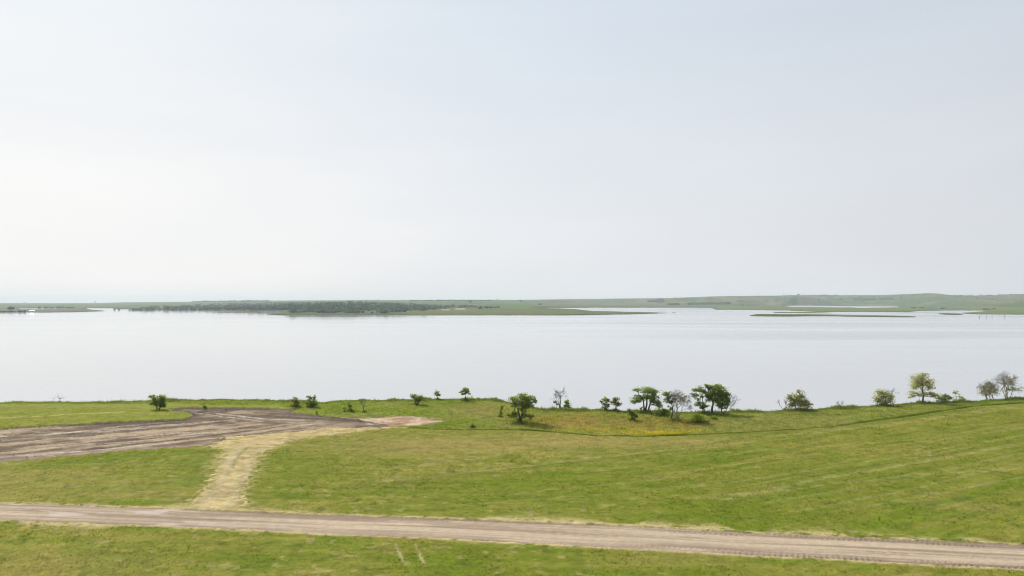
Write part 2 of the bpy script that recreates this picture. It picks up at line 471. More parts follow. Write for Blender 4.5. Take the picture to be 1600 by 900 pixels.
def soil_color(x, y):
    sh = np.shape(x)
    u, v = rot(x, y, 43)
    n1 = fbm(u / 12., v / 1.9, 23, 5); n2 = fbm(x / 3., y / 2., 33, 4); n3 = fbm(x / .9, y / .9, 43, 3)
    u2, v2 = rot(x, y, 158)
    n4 = fbm(u2 / 14., v2 / 1.3, 24, 5)
    k = smooth(-70, -50, x) * smooth(146, 156, y)
    s = n1 * (1 - k) + n4 * k
    c = mixc(np.zeros(sh + (3,)) + (.130, .092, .062), (.355, .268, .178), smooth(.36, .64, s * .65 + n2 * .35))
    # dark, freshly turned border and pale pink apron
    edge = sdist(x, y, LOT)
    c = mixc(c, (.090, .067, .052), .85 * np.exp(-(edge / 4.5) ** 2) * smooth(143, 150, y))
    c = mixc(c, (.28, .205, .16), .75 * smooth(5, 1.0, edge) * smooth(138, 128, y + .25 * (x + 70)))
    for pts, w in LOT_D:
        c = mixc(c, (.085, .068, .060), np.clip(.85 * np.exp(-(line_d(x, y, pts) / w) ** 2) * (.35 + 1.1 * n3), 0, .9))
    for pts, w in LOT_L:
        c = mixc(c, (.46, .40, .32), np.clip(.75 * np.exp(-(line_d(x, y, pts) / w) ** 2) * (.25 + 1.3 * n3), 0, .9))
    cl = smooth(-.5, 1.5, sdist(x, y, CLAY))
    cc = mixc(np.zeros(sh + (3,)) + (.31, .195, .115), (.50, .38, .26), smooth(.4, .65, fbm(x / 3., y / 1.5, 63, 3)))
    c = np.where((edge < .3)[..., None], mixc(c, cc, cl), c)
    return c * (.70 + .60 * n3)[..., None]

def straw_color(x, y):
    sh = np.shape(x)
    n2 = fbm(x / 2.4, y / 1.4, 34, 3); n3 = fbm(x / .7, y / .7, 44, 3)
    c = mixc(np.zeros(sh + (3,)) + (.41, .315, .15), (.50, .40, .20), smooth(.35, .65, n2))
    c = mixc(c, (.30, .225, .125), .55 * smooth(.5, .66, fbm(x / 3., y / 1.6, 35, 4)))
    c = mixc(c, (.19, .18, .05), .4 * smooth(.6, .72, fbm(x / 1.8, y / 1.2, 37, 3)))
    strip = gpoly([(330, 775), (352, 745), (372, 712), (385, 700)])
    c = mixc(c, (.17, .185, .05), np.clip(.8 * np.exp(-(line_d(x, y, strip) / .45) ** 2) * smooth(.3, .6, fbm(x / 1.2, y / 2.5, 36, 2)), 0, .9))
    for rail in ([(318, 790), (345, 750), (362, 715), (380, 695), (430, 684)], [(362, 790), (380, 750), (395, 715), (415, 697), (450, 686)]):
        c = mixc(c, (.44, .35, .22), .6 * np.exp(-(line_d(x, y, gpoly(rail)) / .7) ** 2))
    e = sdist(x, y, STRAW)
    c = mixc(c, (.17, .18, .03), .75 * smooth(2.2, 0, e) * smooth(.42, .58, fbm(x / .8, y / .8, 116, 3)))
    return c * (.80 + .40 * n3)[..., None]

def road_color(x, y):
    sh = np.shape(x)
    v, w = road_uv(x, y)
    n1 = fbm(x / 22., v * 11, 25, 3); n2 = fbm(x / 4., v * 5, 35, 3); n3 = fbm(x / .6, y / .6, 45, 2)
    c = mixc(np.zeros(sh + (3,)) + (.285, .212, .148), (.44, .342, .238), smooth(.36, .66, n1))
    sidev = np.maximum(np.exp(-((v - .09) / .09) ** 2), .8 * np.exp(-((v - .90) / .08) ** 2))
    c = mixc(c, (.215, .162, .125), .6 * sidev * smooth(.3, .6, n2 + .1))
    c = mixc(c, (.20, .15, .11), .55 * smooth(.56, .68, fbm(x / 26., v * 17, 27, 3)))
    for vv in (.34, .66):
        c = mixc(c, (.49, .388, .275), .5 * np.exp(-((v - vv) / .08) ** 2) * smooth(.3, .6, n2 + .1))
    c = mixc(c, (.55, .46, .40), .6 * smooth(.62, .75, fbm(x / 5., v * 4, 55, 3)) * smooth(-20, -45, x))
    return c * (.90 + .20 * n3)[..., None]

def near_height(x, y, zone):
    z = undulate(x, y)
    n3 = fbm(x / .7, y / .7, 46, 3) - .5
    # meadow: hummocks ; field: short stubble
    zm = .35 * (fbm(x / 3.5, y / 3.5, 56, 3) - .5) + .16 * n3
    zf = .09 * n3 + .10 * (fbm(x / 2.4, y / 2.4, 57, 2) - .5)
    v, w = road_uv(x, y)
    across = (v - .5) * w
    zr = -.10 + .05 * np.exp(-(across / 2.2) ** 2) + .03 * (fbm(x / 9, v * 9, 66, 3) - .5) + .02 * n3
    tr = np.zeros_like(z)
    for vv, hw, ph, cov, amp in ((.075, .38, .0, -99, 1.2), (.16, .30, .5, 0, 1.0), (.885, .36, .3, -99, 1.1), (.40, .10, .2, 22, .6), (.955, .3, .7, 18, 1.0)):
        band = smooth(hw, hw * .6, np.abs((v - vv) * w))
        pres = smooth(.38, .55, fbm(x / 3.5, y * 0 + vv * 37, 76, 3)) * smooth(cov - 6, cov + 6, x)
        lug = np.sin(2 * math.pi * (x / .56 + np.abs((v - vv) * w) * 1.1 + ph))
        tr += band * pres * amp * (.045 + .055 * smooth(5, 28, x)) * smooth(-.2, .6, lug) * (.4 + 1.2 * fbm(x / .9, v * 9, 79, 2))
    zr = zr + tr
    u, vv = rot(x, y, 43); u2, v2 = rot(x, y, 158)
    k = smooth(-70, -50, x) * smooth(146, 156, y)
    zs = -.18 + .5 * ((fbm(u / 16., vv / 1.0, 23, 3) - .5) * (1 - k) + (fbm(u2 / 16., v2 / .9, 24, 3) - .5) * k) + .10 * n3
    for pts, wd in LOT_D:
        zs = zs - .16 * np.exp(-(line_d(x, y, pts) / wd) ** 2)
    zs = zs + .5 * np.exp(-(line_d(x, y, LOT_D[6][0]) / 1.2) ** 2) * fbm(x / 2., y / 2., 86, 3)
    zt = .02 + .10 * n3 + .06 * (fbm(x / 1.2, y / 1.2, 96, 2) - .5)
    return z + np.choose(zone, [zf, zm, zr, zs, zt])

def zone_of(x, y):
    """0 mown field, 1 meadow and bank, 2 road, 3 bare soil, 4 straw track"""
    j = (fbm(x / 1.1, y / 1.1, 200, 3) - .5)
    j2 = (fbm(x / 5., y / 5., 210, 2) - .5)
    zone = np.zeros(np.shape(x), int)
    t = x / np.maximum(y, 1.)
    zone[(sdist(x, y, MEADOW) + .8 * j + .6 * j2 > 0) | (y > crest_y(t) - 1.2)] = 1
    zone[sdist(x, y, STRAW) + 1.8 * (fbm(x / .5, y / .5, 205, 2) - .5) + .8 * j + .7 * j2 > 0] = 4
    lot = (sdist(x, y, LOT) + 1.6 * (fbm(x / .6, y / .6, 207, 2) - .5) + 1.2 * j + 1.6 * j2 > 0)
    clay = (sdist(x, y, CLAY) + 2.0 * j + 1.5 * j2 > 0)
    zone[(lot | clay) & (y < crest_y(t) - 1.2)] = 3
    v, w = road_uv(x, y)
    m = np.minimum(v, 1 - v) * w
    zone[(m + .7 * j + .5 * j2 > 0) & (y > 15)] = 2
    return zone

# grid in (t = x / y, y): fine where the photograph looks, coarse around it
ts = np.concatenate([-np.geomspace(4, .86, 10)[:-1], np.linspace(-.85, .85, 940), np.geomspace(.86, 4, 10)[1:]])
rows_f = np.arange(1010, 636, -.85)
ys_a = HC * F / (rows_f - HROW)
ys = np.concatenate([np.linspace(3, 50, 16)[:-1], ys_a])
ys = ys[(ys < HC * F / (640 - HROW))]
ys = np.concatenate([ys, np.arange(ys[-1] + .55, 262, .75)])
T, Y = np.meshgrid(ts, ys); X = T * Y
ZN = zone_of(X, Y)
Z = near_height(X, Y, ZN)
past = Y - crest_y(T) - 1.6 * (fbm(X / 6., Y / 6., 300, 2) - .5)
Z = Z - 8.5 * smooth(0, 20, past) - .02 * np.clip(past, 0, 60)
fc = np.zeros(X.shape + (3,))
for k, fn in enumerate((field_color, meadow_color, road_color, soil_color, straw_color)):
    mk_ = ZN == k
    fc[mk_] = fn(X[mk_], Y[mk_])
fc = np.clip(fc, .01, .8)
nr, nc = X.shape
idx = np.arange(nr * nc).reshape(nr, nc)
quads = np.stack([idx[:-1, :-1], idx[:-1, 1:], idx[1:, 1:], idx[1:, :-1]], -1).reshape(-1, 4)
qz = ZN[:-1, :-1].ravel()
P = np.stack([X, Y, Z], -1).reshape(-1, 3); CC = fc.reshape(-1, 3)
for k, nm, mt, lab, cat in ((0, "mown_field", M_GRASS, "mown green grass field between the dirt road and the lake meadow", "field"),
                       (1, "meadow", M_MEADOW, "unmown meadow strip running along the lake shore", "meadow"),
                       (2, "dirt_road", M_ROAD, "pale dirt road with tyre tread marks crossing the foreground", "road"),
                       (3, "bare_soil", M_SOIL, "graded bare brown soil with wheel ruts at left", "soil"),
                       (4, "straw_track", M_STRAW, "straw-covered track leading from the road to the bare soil", "track")):
    q = quads[qz == k]
    u, inv = np.unique(q, return_inverse=True)
    o = mesh_obj(nm, P[u], inv.reshape(-1, 4), mt, None, CC[u], True)
    tag(o, lab, cat, None, "structure")

def near_z(x, y):
    """height of the built near ground, read from its grid"""
    t = np.asarray(x) / np.asarray(y)
    i = np.clip(np.searchsorted(ys, y) - 1, 0, nr - 2); j = np.clip(np.searchsorted(ts, t) - 1, 0, nc - 2)
    fi = np.clip((y - ys[i]) / (ys[i + 1] - ys[i]), 0, 1); fj = np.clip((t - ts[j]) / (ts[j + 1] - ts[j]), 0, 1)
    return (Z[i, j] * (1 - fi) + Z[i + 1, j] * fi) * (1 - fj) + (Z[i, j + 1] * (1 - fi) + Z[i + 1, j + 1] * fi) * fj

# ------------------------------------------------------------------ lake
ring = [3., 160., 400., 900., 1800., 3500., 7000., 16000.]
ta = np.linspace(-4, 4, 33)
LV = np.array([(t * y, y, WZ) for y in ring for t in ta])
li = np.arange(len(LV)).reshape(len(ring), len(ta))
lake = mesh_obj("lake", LV, np.stack([li[:-1, :-1], li[:-1, 1:], li[1:, 1:], li[1:, :-1]], -1).reshape(-1, 4), M_WATER)
tag(lake, "wide calm pale grey lake", "lake", None, "structure")

# ------------------------------------------------------------------ far shore: spits, islands, bays and the rolling hills behind
BG_X = [-900, 28, 31, 108, 112, 133, 137, 176, 180, 240, 250, 400, 470, 832, 834, 1000, 1112, 1117, 1160, 1230, 1250, 1290, 1350, 1422, 1432, 1440, 1500, 1545, 1700, 2600]
BG_R = [484, 484, 481.5, 481.5, 484, 484, 481.2, 481.4, 482.6, 482.8, 484.9, 484.9, 484.6, 482, 481, 480.9, 481, 483.9, 484.2, 485.1, 486.3, 487.4, 487.6, 487.6, 486.6, 485.7, 485.1, 485.3, 486, 487]
POLYS = [
    [(-900, 488.4), (0, 488.3), (60, 488.1), (110, 487.8), (150, 486.6), (166, 486), (146, 484.3), (132, 483), (112, 483.0), (90, 483.5), (31, 483.6), (10, 482), (-900, 482)],
    [(418, 491.4), (430, 492.2), (480, 492.7), (600, 492.8), (800, 492.8), (880, 492.8), (912, 491.9), (1000, 490.9), (1046, 489.2), (1000, 487.8),
     (930, 486.3), (908, 484.5), (882, 483.2), (835, 482), (833, 476), (470, 476), (468, 483.6), (447, 486.8), (430, 490)],
    [(333, 487.7), (380, 487.2), (404, 487.4), (404, 488.3), (350, 488.3)],
    [(1049, 488.4), (1056, 488.3), (1057, 489.2), (1050, 489.2)],
    [(1168, 493.2), (1182, 491.2), (1200, 491.2), (1300, 491.8), (1350, 492.8), (1400, 494.2), (1437, 495.6), (1400, 495.9), (1340, 494.9), (1300, 494.2), (1200, 493.9)],
    [(1205, 488.0), (1270, 488.2), (1314, 489.2), (1270, 489.5), (1215, 489.0)],
    [(1462, 490.4), (1500, 490.2), (1508, 491.2), (1495, 492.2), (1475, 491.6)],
    [(1500, 489.4), (1512, 490.4), (1530, 491.5), (1600, 491.8), (2600, 492.4), (2600, 483), (1545, 485), (1536, 486.8)],
]
POND = [(1223, 477.9), (1245, 477.3), (1262, 477.4), (1330, 478.4), (1404, 478.9), (1404, 480.2), (1345, 481.2), (1330, 480.5), (1240, 479.7)]
SKY_X = [-900, 0, 100, 160, 200, 300, 400, 500, 600, 800, 900, 1000, 1060, 1130, 1200, 1245, 1300, 1380, 1420, 1450, 1465, 1480, 1500, 1530, 1600, 2500]
SKY_R = [474, 473.4, 473.6, 473.2, 472.2, 471.5, 469.8, 469.2, 468.8, 468.6, 467.3, 466.3, 465.2, 463.0, 462.2, 461.2, 461.3, 461.2, 459.6, 458.2, 458.6, 460.6, 462, 461.8, 460.6, 459]
fts = np.concatenate([-np.geomspace(4, 1.01, 8)[:-1], np.linspace(-1, 1, 1000), np.geomspace(1.01, 4, 8)[1:]])
frow = np.concatenate([np.arange(610, 500, -8), np.arange(500, 475.5, -.14), np.arange(475.5, 473.9, -.1)])
fys = 31. * F / (frow - HROW)
fys = np.concatenate([fys, [19500., 21500.]])
FT, FY = np.meshgrid(fts, fys); FX = FT * FY
PX, PR = project(FX, FY, WZ)
PXn = PX + 3.0 * (fbm(FX / 60., FY / 90., 400, 3) - .5) * 2
PRn = PR + .30 * (fbm(FX / 45., FY / 130., 410, 3) - .5) * 2 * smooth(476, 484, PR)
land = PRn < np.interp(PXn, BG_X, BG_R)
for pl in POLYS: land |= inside(PXn, PRn, pl)
land &= ~inside(PX, PRn, POND)
mk = land.astype(float)
def blur(a, ax, r):
    s = sum(np.roll(a, k, ax) for k in range(-r, r + 1)); return s / (2 * r + 1)
mk = blur(blur(mk, 0, 1), 1, 1)
skr = np.interp(PX, SKY_X, SKY_R)
yh = np.interp(PX, [-900, 0, 300, 800, 1100, 1250, 1440, 1600, 2500], [10500, 10500, 9500, 8500, 7400, 7000, 7000, 7200, 8500])
y0h = np.interp(PX, [-900, 760, 900, 1150, 1200, 1415, 1470, 1600, 2500], [2300, 2300, 3800, 4200, 5500, 5300, 4000, 2600, 2600])
ztop = HC + (HROW - skr) * yh / F
r = smooth(0, 1, (FY - y0h) / (yh - y0h))
roll_ = (fbm(FX / 420., FY / 520., 420, 4) - .5)
hl = -3.9 + (ztop + 3.9) * (.35 * np.clip((FY - y0h) / (yh - y0h), 0, 1) + .65 * r)
hl = hl + roll_ * 40 * smooth(0, 1500, FY - y0h) * (1 - .8 * smooth(.8, 1, r)) * smooth(640, 1050, PX) + roll_ * 8 * smooth(0, 1500, FY - y0h) * (1 - .8 * smooth(.8, 1, r))
hl = hl + 1.6 * (fbm(FX / 70., FY / 120., 430, 3) - .35)
hl = np.maximum(hl, -4.3)
hl = hl - np.clip((FY - yh) / 9000, 0, 1.4) * (ztop + 20) * smooth(0, 900, FY - yh)
hl = hl + 18 * np.exp(-((PX - 535) / 125) ** 2) * smooth(1750, 2700, FY) * (1 - smooth(3000, 5200, FY)) * (.7 + .6 * fbm(FX / 160., FY / 300., 436, 2))
sp = ((PR > 478) & (PR < 490.6) & (PX > 833) & (PX < 905)).astype(float)
sp = blur(blur(sp, 0, 5), 1, 6)
hl = hl + 2.5 * sp * smooth(490, 486, PR)
FZ = -6.6 + mk * (hl + 6.6)
# colours of the far land
g1 = fbm(FX / 260., FY / 420., 440, 4); g2 = fbm(FX / 60., FY / 160., 450, 3); g3 = fbm(FX / 900., FY / 700., 460, 3)
fcf = mixc(np.zeros(FX.shape + (3,)) + (.095, .150, .045), (.185, .178, .08), np.clip(.5 + 3.0 * (g1 - .5) + 2.0 * (g2 - .5), 0, 1))
fcf = mixc(fcf, (.05, .075, .035), .8 * smooth(.60, .68, fbm(FX / 38., FY / 110., 470, 3)) * smooth(900, 1150, PX))
fcf = mixc(fcf, (.085, .120, .045), .6 * smooth(.52, .66, g3))
fcf = mixc(fcf, (.25, .19, .12), .75 * smooth(.56, .68, fbm(FX / 170., FY / 420., 480, 4)) * smooth(880, 1050, PX))
fcf = mixc(fcf, (.075, .125, .03), .7 * smooth(.56, .66, fbm(FX / 110., FY / 300., 485, 4)))
_, ROWZ = project(FX, FY, np.maximum(FZ, WZ))
def band(px0, px1, r0, r1, soft=.5, sx=12):
    return smooth(px0 - sx, px0 + sx, PX) * smooth(px1 + sx, px1 - sx, PX) * smooth(r0 - soft, r0 + soft, ROWZ) * smooth(r1 + soft, r1 - soft, ROWZ)
fcf = mixc(fcf, (.21, .165, .115), .75 * band(800, 1045, 472.5, 476.5))
fcf = mixc(fcf, (.115, .185, .05), .8 * band(780, 832, 472.5, 482, .5, 6))
fcf = mixc(fcf, (.17, .165, .07), .75 * band(640, 905, 484, 493, .6, 10))
fcf = mixc(fcf, (.17, .205, .055), .8 * band(1120, 1440, 480, 488))
fcf = mixc(fcf, (.165, .20, .055), .8 * band(1510, 2500, 480, 492))
fcf = mixc(fcf, (.17, .15, .125), .75 * band(-900, 165, 483.5, 489))
fcf = mixc(fcf, (.115, .145, .05), .8 * band(860, 1110, 477.3, 481, .4))
fcf = mixc(fcf, (.12, .12, .10), .6 * band(470, 600, 488.5, 493))
fcf = mixc(fcf, (.42, .35, .25), .9 * (band(690, 703, 481.8, 485, .4, 2) + band(711, 727, 481.2, 484.2, .4, 2) + .9 * band(440, 468, 482.6, 485.5, .4, 5) + .8 * band(335, 402, 486.8, 488.6, .3, 4)))
fcf = mixc(fcf, (.055, .055, .035), .75 * (1 - smooth(.55, .98, blur(blur(mk, 0, 3), 1, 3))))
fnr, fnc = FX.shape
fi = np.arange(fnr * fnc).reshape(fnr, fnc)
fq = np.stack([fi[:-1, :-1], fi[:-1, 1:], fi[1:, 1:], fi[1:, :-1]], -1).reshape(-1, 4)
far = mesh_obj("far_shore_hills", np.stack([FX, FY, FZ], -1).reshape(-1, 3), fq, M_FAR, None, np.clip(fcf * (.68, .74, .62), .02, .6).reshape(-1, 3), True)
tag(far, "low green prairie hills, spits and islets across the lake", "hills", None, "structure")

def far_z(x, y):
    t = x / y
    i = np.clip(np.searchsorted(fys, y) - 1, 0, fnr - 2); j = np.clip(np.searchsorted(fts, t) - 1, 0, fnc - 2)
    fi_ = np.clip((y - fys[i]) / (fys[i + 1] - fys[i]), 0, 1); fj = np.clip((t - fts[j]) / (fts[j + 1] - fts[j]), 0, 1)
    return (FZ[i, j] * (1 - fi_) + FZ[i + 1, j] * fi_) * (1 - fj) + (FZ[i, j + 1] * (1 - fi_) + FZ[i + 1, j + 1] * fi_) * fj

def far_pt(px, row):
    """first point of the far land seen at that row (or its skyline if the row is above it)"""
    y = fys[(fys > 1300) & (fys < 13000)]
    x = y * (px - 800) / F
    z = np.maximum(far_z(x, y), WZ)
    _, rw = project(x, y, z)
    k = np.where(rw <= row)[0]
    k = k[0] if len(k) else int(np.argmin(rw))
    return np.array([x[k], y[k], z[k]])

# ------------------------------------------------------------------ haze in the air between
bm_v = np.array([(x, y, z) for z in (-9.0, 150.0) for x, y in ((-24000, -300), (24000, -300), (24000, 23500), (-24000, 23500))])
hz = mesh_obj("haze", bm_v, np.array([(0, 3, 2, 1), (4, 5, 6, 7), (0, 1, 5, 4), (1, 2, 6, 5), (2, 3, 7, 6), (3, 0, 4, 7)]))
hm = bpy.data.materials.new("haze_air"); hm.use_nodes = True
hn, hl_ = hm.node_tree.nodes, hm.node_tree.links
hn.clear()
ho = hn.new("ShaderNodeOutputMaterial"); hv = hn.new("ShaderNodeVolumePrincipled")
hv.inputs["Color"].default_value = (.86, .93, 1.0, 1)
hv.inputs["Density"].default_value = .000058
hv.inputs["Anisotropy"].default_value = .1
hl_.new(hv.outputs[0], ho.inputs["Volume"])
hz.data.materials.append(hm)
tag(hz, "pale blue summer haze over the lake", "haze", None, "stuff")

# ------------------------------------------------------------------ grass
rng = np.random.default_rng(7)
def tufts(name, x, y, h, wdt, colr, blades, label, cat, zoff=-.02):
    """many small tufts of bent blades, joined: nobody could count them"""
    nT = len(x); z = near_z(x, y) + zoff
    xs = np.repeat(x, blades); ys_ = np.repeat(y, blades); zs = np.repeat(z, blades)
    hh = np.repeat(h, blades) * rng.uniform(.6, 1.15, nT * blades)
    a = rng.uniform(0, 2 * math.pi, nT * blades)
    w_ = np.repeat(wdt, blades) * rng.uniform(.6, 1.2, nT * blades)
    ox = rng.normal(0, .6, nT * blades) * w_; oy = rng.normal(0, .6, nT * blades) * w_
    lx = rng.normal(.06, .30, nT * blades) * hh; ly = rng.normal(0, .30, nT * blades) * hh
    ca, sa_ = np.cos(a) * w_ * .5, np.sin(a) * w_ * .5
    b0 = np.stack([xs + ox - ca, ys_ + oy - sa_, zs], -1)
    b1 = np.stack([xs + ox + ca, ys_ + oy + sa_, zs], -1)
    tp = np.stack([xs + ox + lx, ys_ + oy + ly, zs + hh], -1)
    V = np.stack([b0, b1, tp], 1).reshape(-1, 3)
    cv = np.repeat(colr, blades, 0) * rng.uniform(.75, 1.3, (nT * blades, 1))
    cv = np.repeat(cv, 3, 0)
    o = mesh_obj(name, V, np.arange(len(V)).reshape(-1, 3), M_BLADE, None, np.clip(cv, .01, .8))
    return tag(o, label, cat, None, "stuff")

def scatter(n, y0, y1, tmax=.80):
    """uniform over the ground seen by the camera"""
    y = np.sqrt(rng.uniform(y0 * y0, y1 * y1, n)); t = rng.uniform(-tmax, tmax, n)
    return t * y, y

x, y = scatter(170000, 135, 192)
zz = zone_of(x, y); k = (zz == 1) & (y < crest_y(x / y) + 6)
x, y = x[k], y[k]
h = rng.uniform(.12, .34, len(x)) * (.5 + .9 * fbm(x / 6., y / 6., 500, 2))
tufts("meadow_grass", x, y, h, np.full(len(x), .14), meadow_color(x, y) * 1.35, 3, "long wild grass growing over the lakeside meadow", "grass")

x, y = scatter(240000, 56, 168)
zz = zone_of(x, y); k = (zz == 0)
x, y = x[k], y[k]
h = rng.uniform(.04, .10, len(x)) * (.5 + 1.2 * fbm(x / 4., y / 4., 510, 2))
tufts("mown_grass", x, y, h, np.full(len(x), .13), field_color(x, y) * 1.2, 2, "short stubbly mown grass covering the field", "grass")

# taller tufts and weeds the mower missed
x, y = scatter(75000, 56, 172)
k = (zone_of(x, y) == 0) & (fbm(x / 5., y / 7., 512, 3) + rng.normal(0, .10, len(x)) > .52)
x, y = x[k], y[k]
h = rng.gamma(3., .030, len(x)) + .04
fcw = field_color(x, y)
pick = rng.uniform(0, 1, len(x))[:, None]
fcw = np.where(pick < .45, fcw * (.80, .86, .8), np.where(pick < .85, fcw * (1.05, 1.1, 1.0), fcw * (1.2, 1.15, 1.5)))
tufts("field_weeds", x, y, h, np.full(len(x), .15), fcw * 1.15, 3, "scattered taller tufts and weeds in the mown field", "weeds")

# long grass left standing along the mowing line
EDGE = gpoly([(640, 668.5), (690, 671.5), (820, 672.5), (860, 675), (930, 681), (1000, 682.5), (1066, 680.5), (1160, 676.5), (1219, 673),
              (1300, 667), (1426, 650), (1533, 634), (1590, 631), (1680, 620)])
L = np.concatenate([[0], np.cumsum(np.hypot(*np.diff(EDGE, axis=0).T))])
s = rng.uniform(0, L[-1], 16000)
x = np.interp(s, L, EDGE[:, 0]); y = np.interp(s, L, EDGE[:, 1]) + np.abs(rng.normal(.1, .45, len(s)))
clump = fbm(x / 5., y * 0 + 3, 520, 4)
h = rng.uniform(.15, .38, len(x)) * (.4 + .8 * smooth(.35, .75, clump)) * (1 - .35 * smooth(10, 40, x) * smooth(95, 60, x))
cg = mixc(np.zeros((len(x), 3)) + (.115, .165, .022), (.165, .21, .04), rng.uniform(0, 1, len(x)))
tufts("uncut_grass_edge", x, y, h, np.full(len(x), .13), cg, 3, "dark line of uncut grass along the mowing edge", "grass")

# shore fringe
t = rng.uniform(-.8, .8, 26000)
y = crest_y(t) + rng.normal(1.0, 1.6, len(t)); x = t * y
clump = fbm(x / 4., y * 0 + 8, 530, 3)
h = rng.uniform(.2, .62, len(x)) * (.25 + 1.1 * smooth(.4, .8, clump)) * (.3 + 1.3 * fbm(x / .9, y * 0 + 5, 535, 2))
cg = mixc(np.zeros((len(x), 3)) + (.125, .17, .03), (.20, .215, .06), rng.uniform(0, 1, len(x)))
tall = rng.uniform(0, 1, len(x)) < .05
h = np.where(tall, h + rng.uniform(.15, .6, len(x)), h)
tufts("shore_reeds", x, y, h, np.full(len(x), .16), cg, 3, "ragged fringe of tall weeds along the lake bank", "reeds")

# loose straw on the track and verges
x, y = scatter(150000, 72, 165)
zz = zone_of(x, y); k = (zz == 4) & (y < 165)
x, y = x[k], y[k]
tufts("loose_straw", x, y, rng.uniform(.03, .14, len(x)), np.full(len(x), .16), straw_color(x, y) * 1.02, 2, "loose dry straw scattered on the track", "straw")

# yellow wildflowers
pts = []
for px, row, rx, ry, nn in ((1028, 678, 5, 1.2, 420), (950, 672, 9, 2.5, 170), (1072, 674, 4, 1.2, 70), (880, 655, 8, 5, 70), (850, 668, 4, 2, 40)):
    c = ground_pt(px, row); pts.append(np.stack([c[0] + rng.normal(0, rx * .6, nn), c[1] + rng.normal(0, ry * .6, nn)], -1))
pts = np.concatenate(pts); k = zone_of(pts[:, 0], pts[:, 1]) == 1; pts = pts[k]
tufts("yellow_wildflowers", pts[:, 0], pts[:, 1], rng.uniform(.3, .5, len(pts)), np.full(len(pts), .12), np.zeros((len(pts), 3)) + (.46, .37, .03), 2,
      "yellow wildflowers blooming at the meadow edge", "wildflowers", .0)

# ------------------------------------------------------------------ trees
def tube(pts, rad, sides=5):
    pts = np.asarray(pts, float); V = []; Fc = []
    n_ = len(pts)
    for i in range(n_):
        d = pts[min(i + 1, n_ - 1)] - pts[max(i - 1, 0)]
        d = d / (np.linalg.norm(d) + 1e-9)
        a = np.cross(d, (0.3, 1, .1)); a /= np.linalg.norm(a) + 1e-9; b = np.cross(d, a)
        for k in range(sides):
            an = 2 * math.pi * k / sides
            V.append(pts[i] + rad[i] * (a * math.cos(an) + b * math.sin(an)))
    for i in range(n_ - 1):
        for k in range(sides):
            Fc.append((i * sides + k, i * sides + (k + 1) % sides, (i + 1) * sides + (k + 1) % sides, (i + 1) * sides + k))
    return np.array(V), np.array(Fc, int)

def join_tubes(tl):
    V, Fc, o = [], [], 0
    for v, f in tl:
        V.append(v); Fc.append(f + o); o += len(v)
    return np.concatenate(V), np.concatenate(Fc)

def leaves(centers, size, R):
    n_ = len(centers)
    d = R.normal(size=(n_, 3)); d[:, 2] += .5; d /= np.linalg.norm(d, axis=1)[:, None]
    a = np.cross(d, R.normal(size=(n_, 3))); a /= np.linalg.norm(a, axis=1)[:, None] + 1e-9
    b = np.cross(d, a)
    s_ = size * R.uniform(.6, 1.35, (n_, 1))
    V = np.stack([centers - a * s_ * .75, centers + b * s_ * .42 + d * s_ * .1, centers + a * s_ * .75, centers - b * s_ * .42 + d * s_ * .1], 1).reshape(-1, 3)
    return V, np.arange(4 * n_).reshape(-1, 4)

GREEN = (.205, .260, .065); DGREEN = (.180, .235, .070); PALE = (.33, .345, .175); GREY = (.285, .285, .175); BRIGHT = (.25, .31, .035); OLIVE = (.225, .235, .095)

def jitter(a, b, R, amp, nseg=4):
    p_ = [a + (b - a) * k / nseg for k in range(nseg + 1)]
    L_ = np.linalg.norm(b - a)
    for k in range(1, nseg): p_[k] = p_[k] + R.normal(0, amp * L_, 3) * (1, 1, .6)
    return p_

def wild_branches(start, dirv, length, rad, depth, R, out, spread=.55, up=.12, nodes=None):
    """recursive bare branching"""
    p_ = np.array(start, float); d = np.array(dirv, float); pts = [p_.copy()]; rs = [rad]
    ns = 4
    for k in range(ns):
        d = d + R.normal(0, .16, 3) + np.array([0, 0, up * .4]); d /= np.linalg.norm(d)
        p_ = p_ + d * length / ns; pts.append(p_.copy()); rs.append(rad * (1 - .5 * (k + 1) / ns))
    out.append(tube(pts, rs, 5 if rad > .04 else 3))
    if nodes is not None: nodes.append(pts[-1]); nodes.append(pts[2])
    if depth <= 0: return
    for k in range(R.integers(2, 4) + (1 if depth > 1 else 0)):
        i = R.integers(2, ns + 1)
        nd = d + R.normal(0, spread, 3) + np.array([0, 0, up]); nd /= np.linalg.norm(nd)
        wild_branches(pts[i], nd, length * R.uniform(.55, .8), max(rs[i] * .68, .013), depth - 1, R, out, spread, up, nodes)

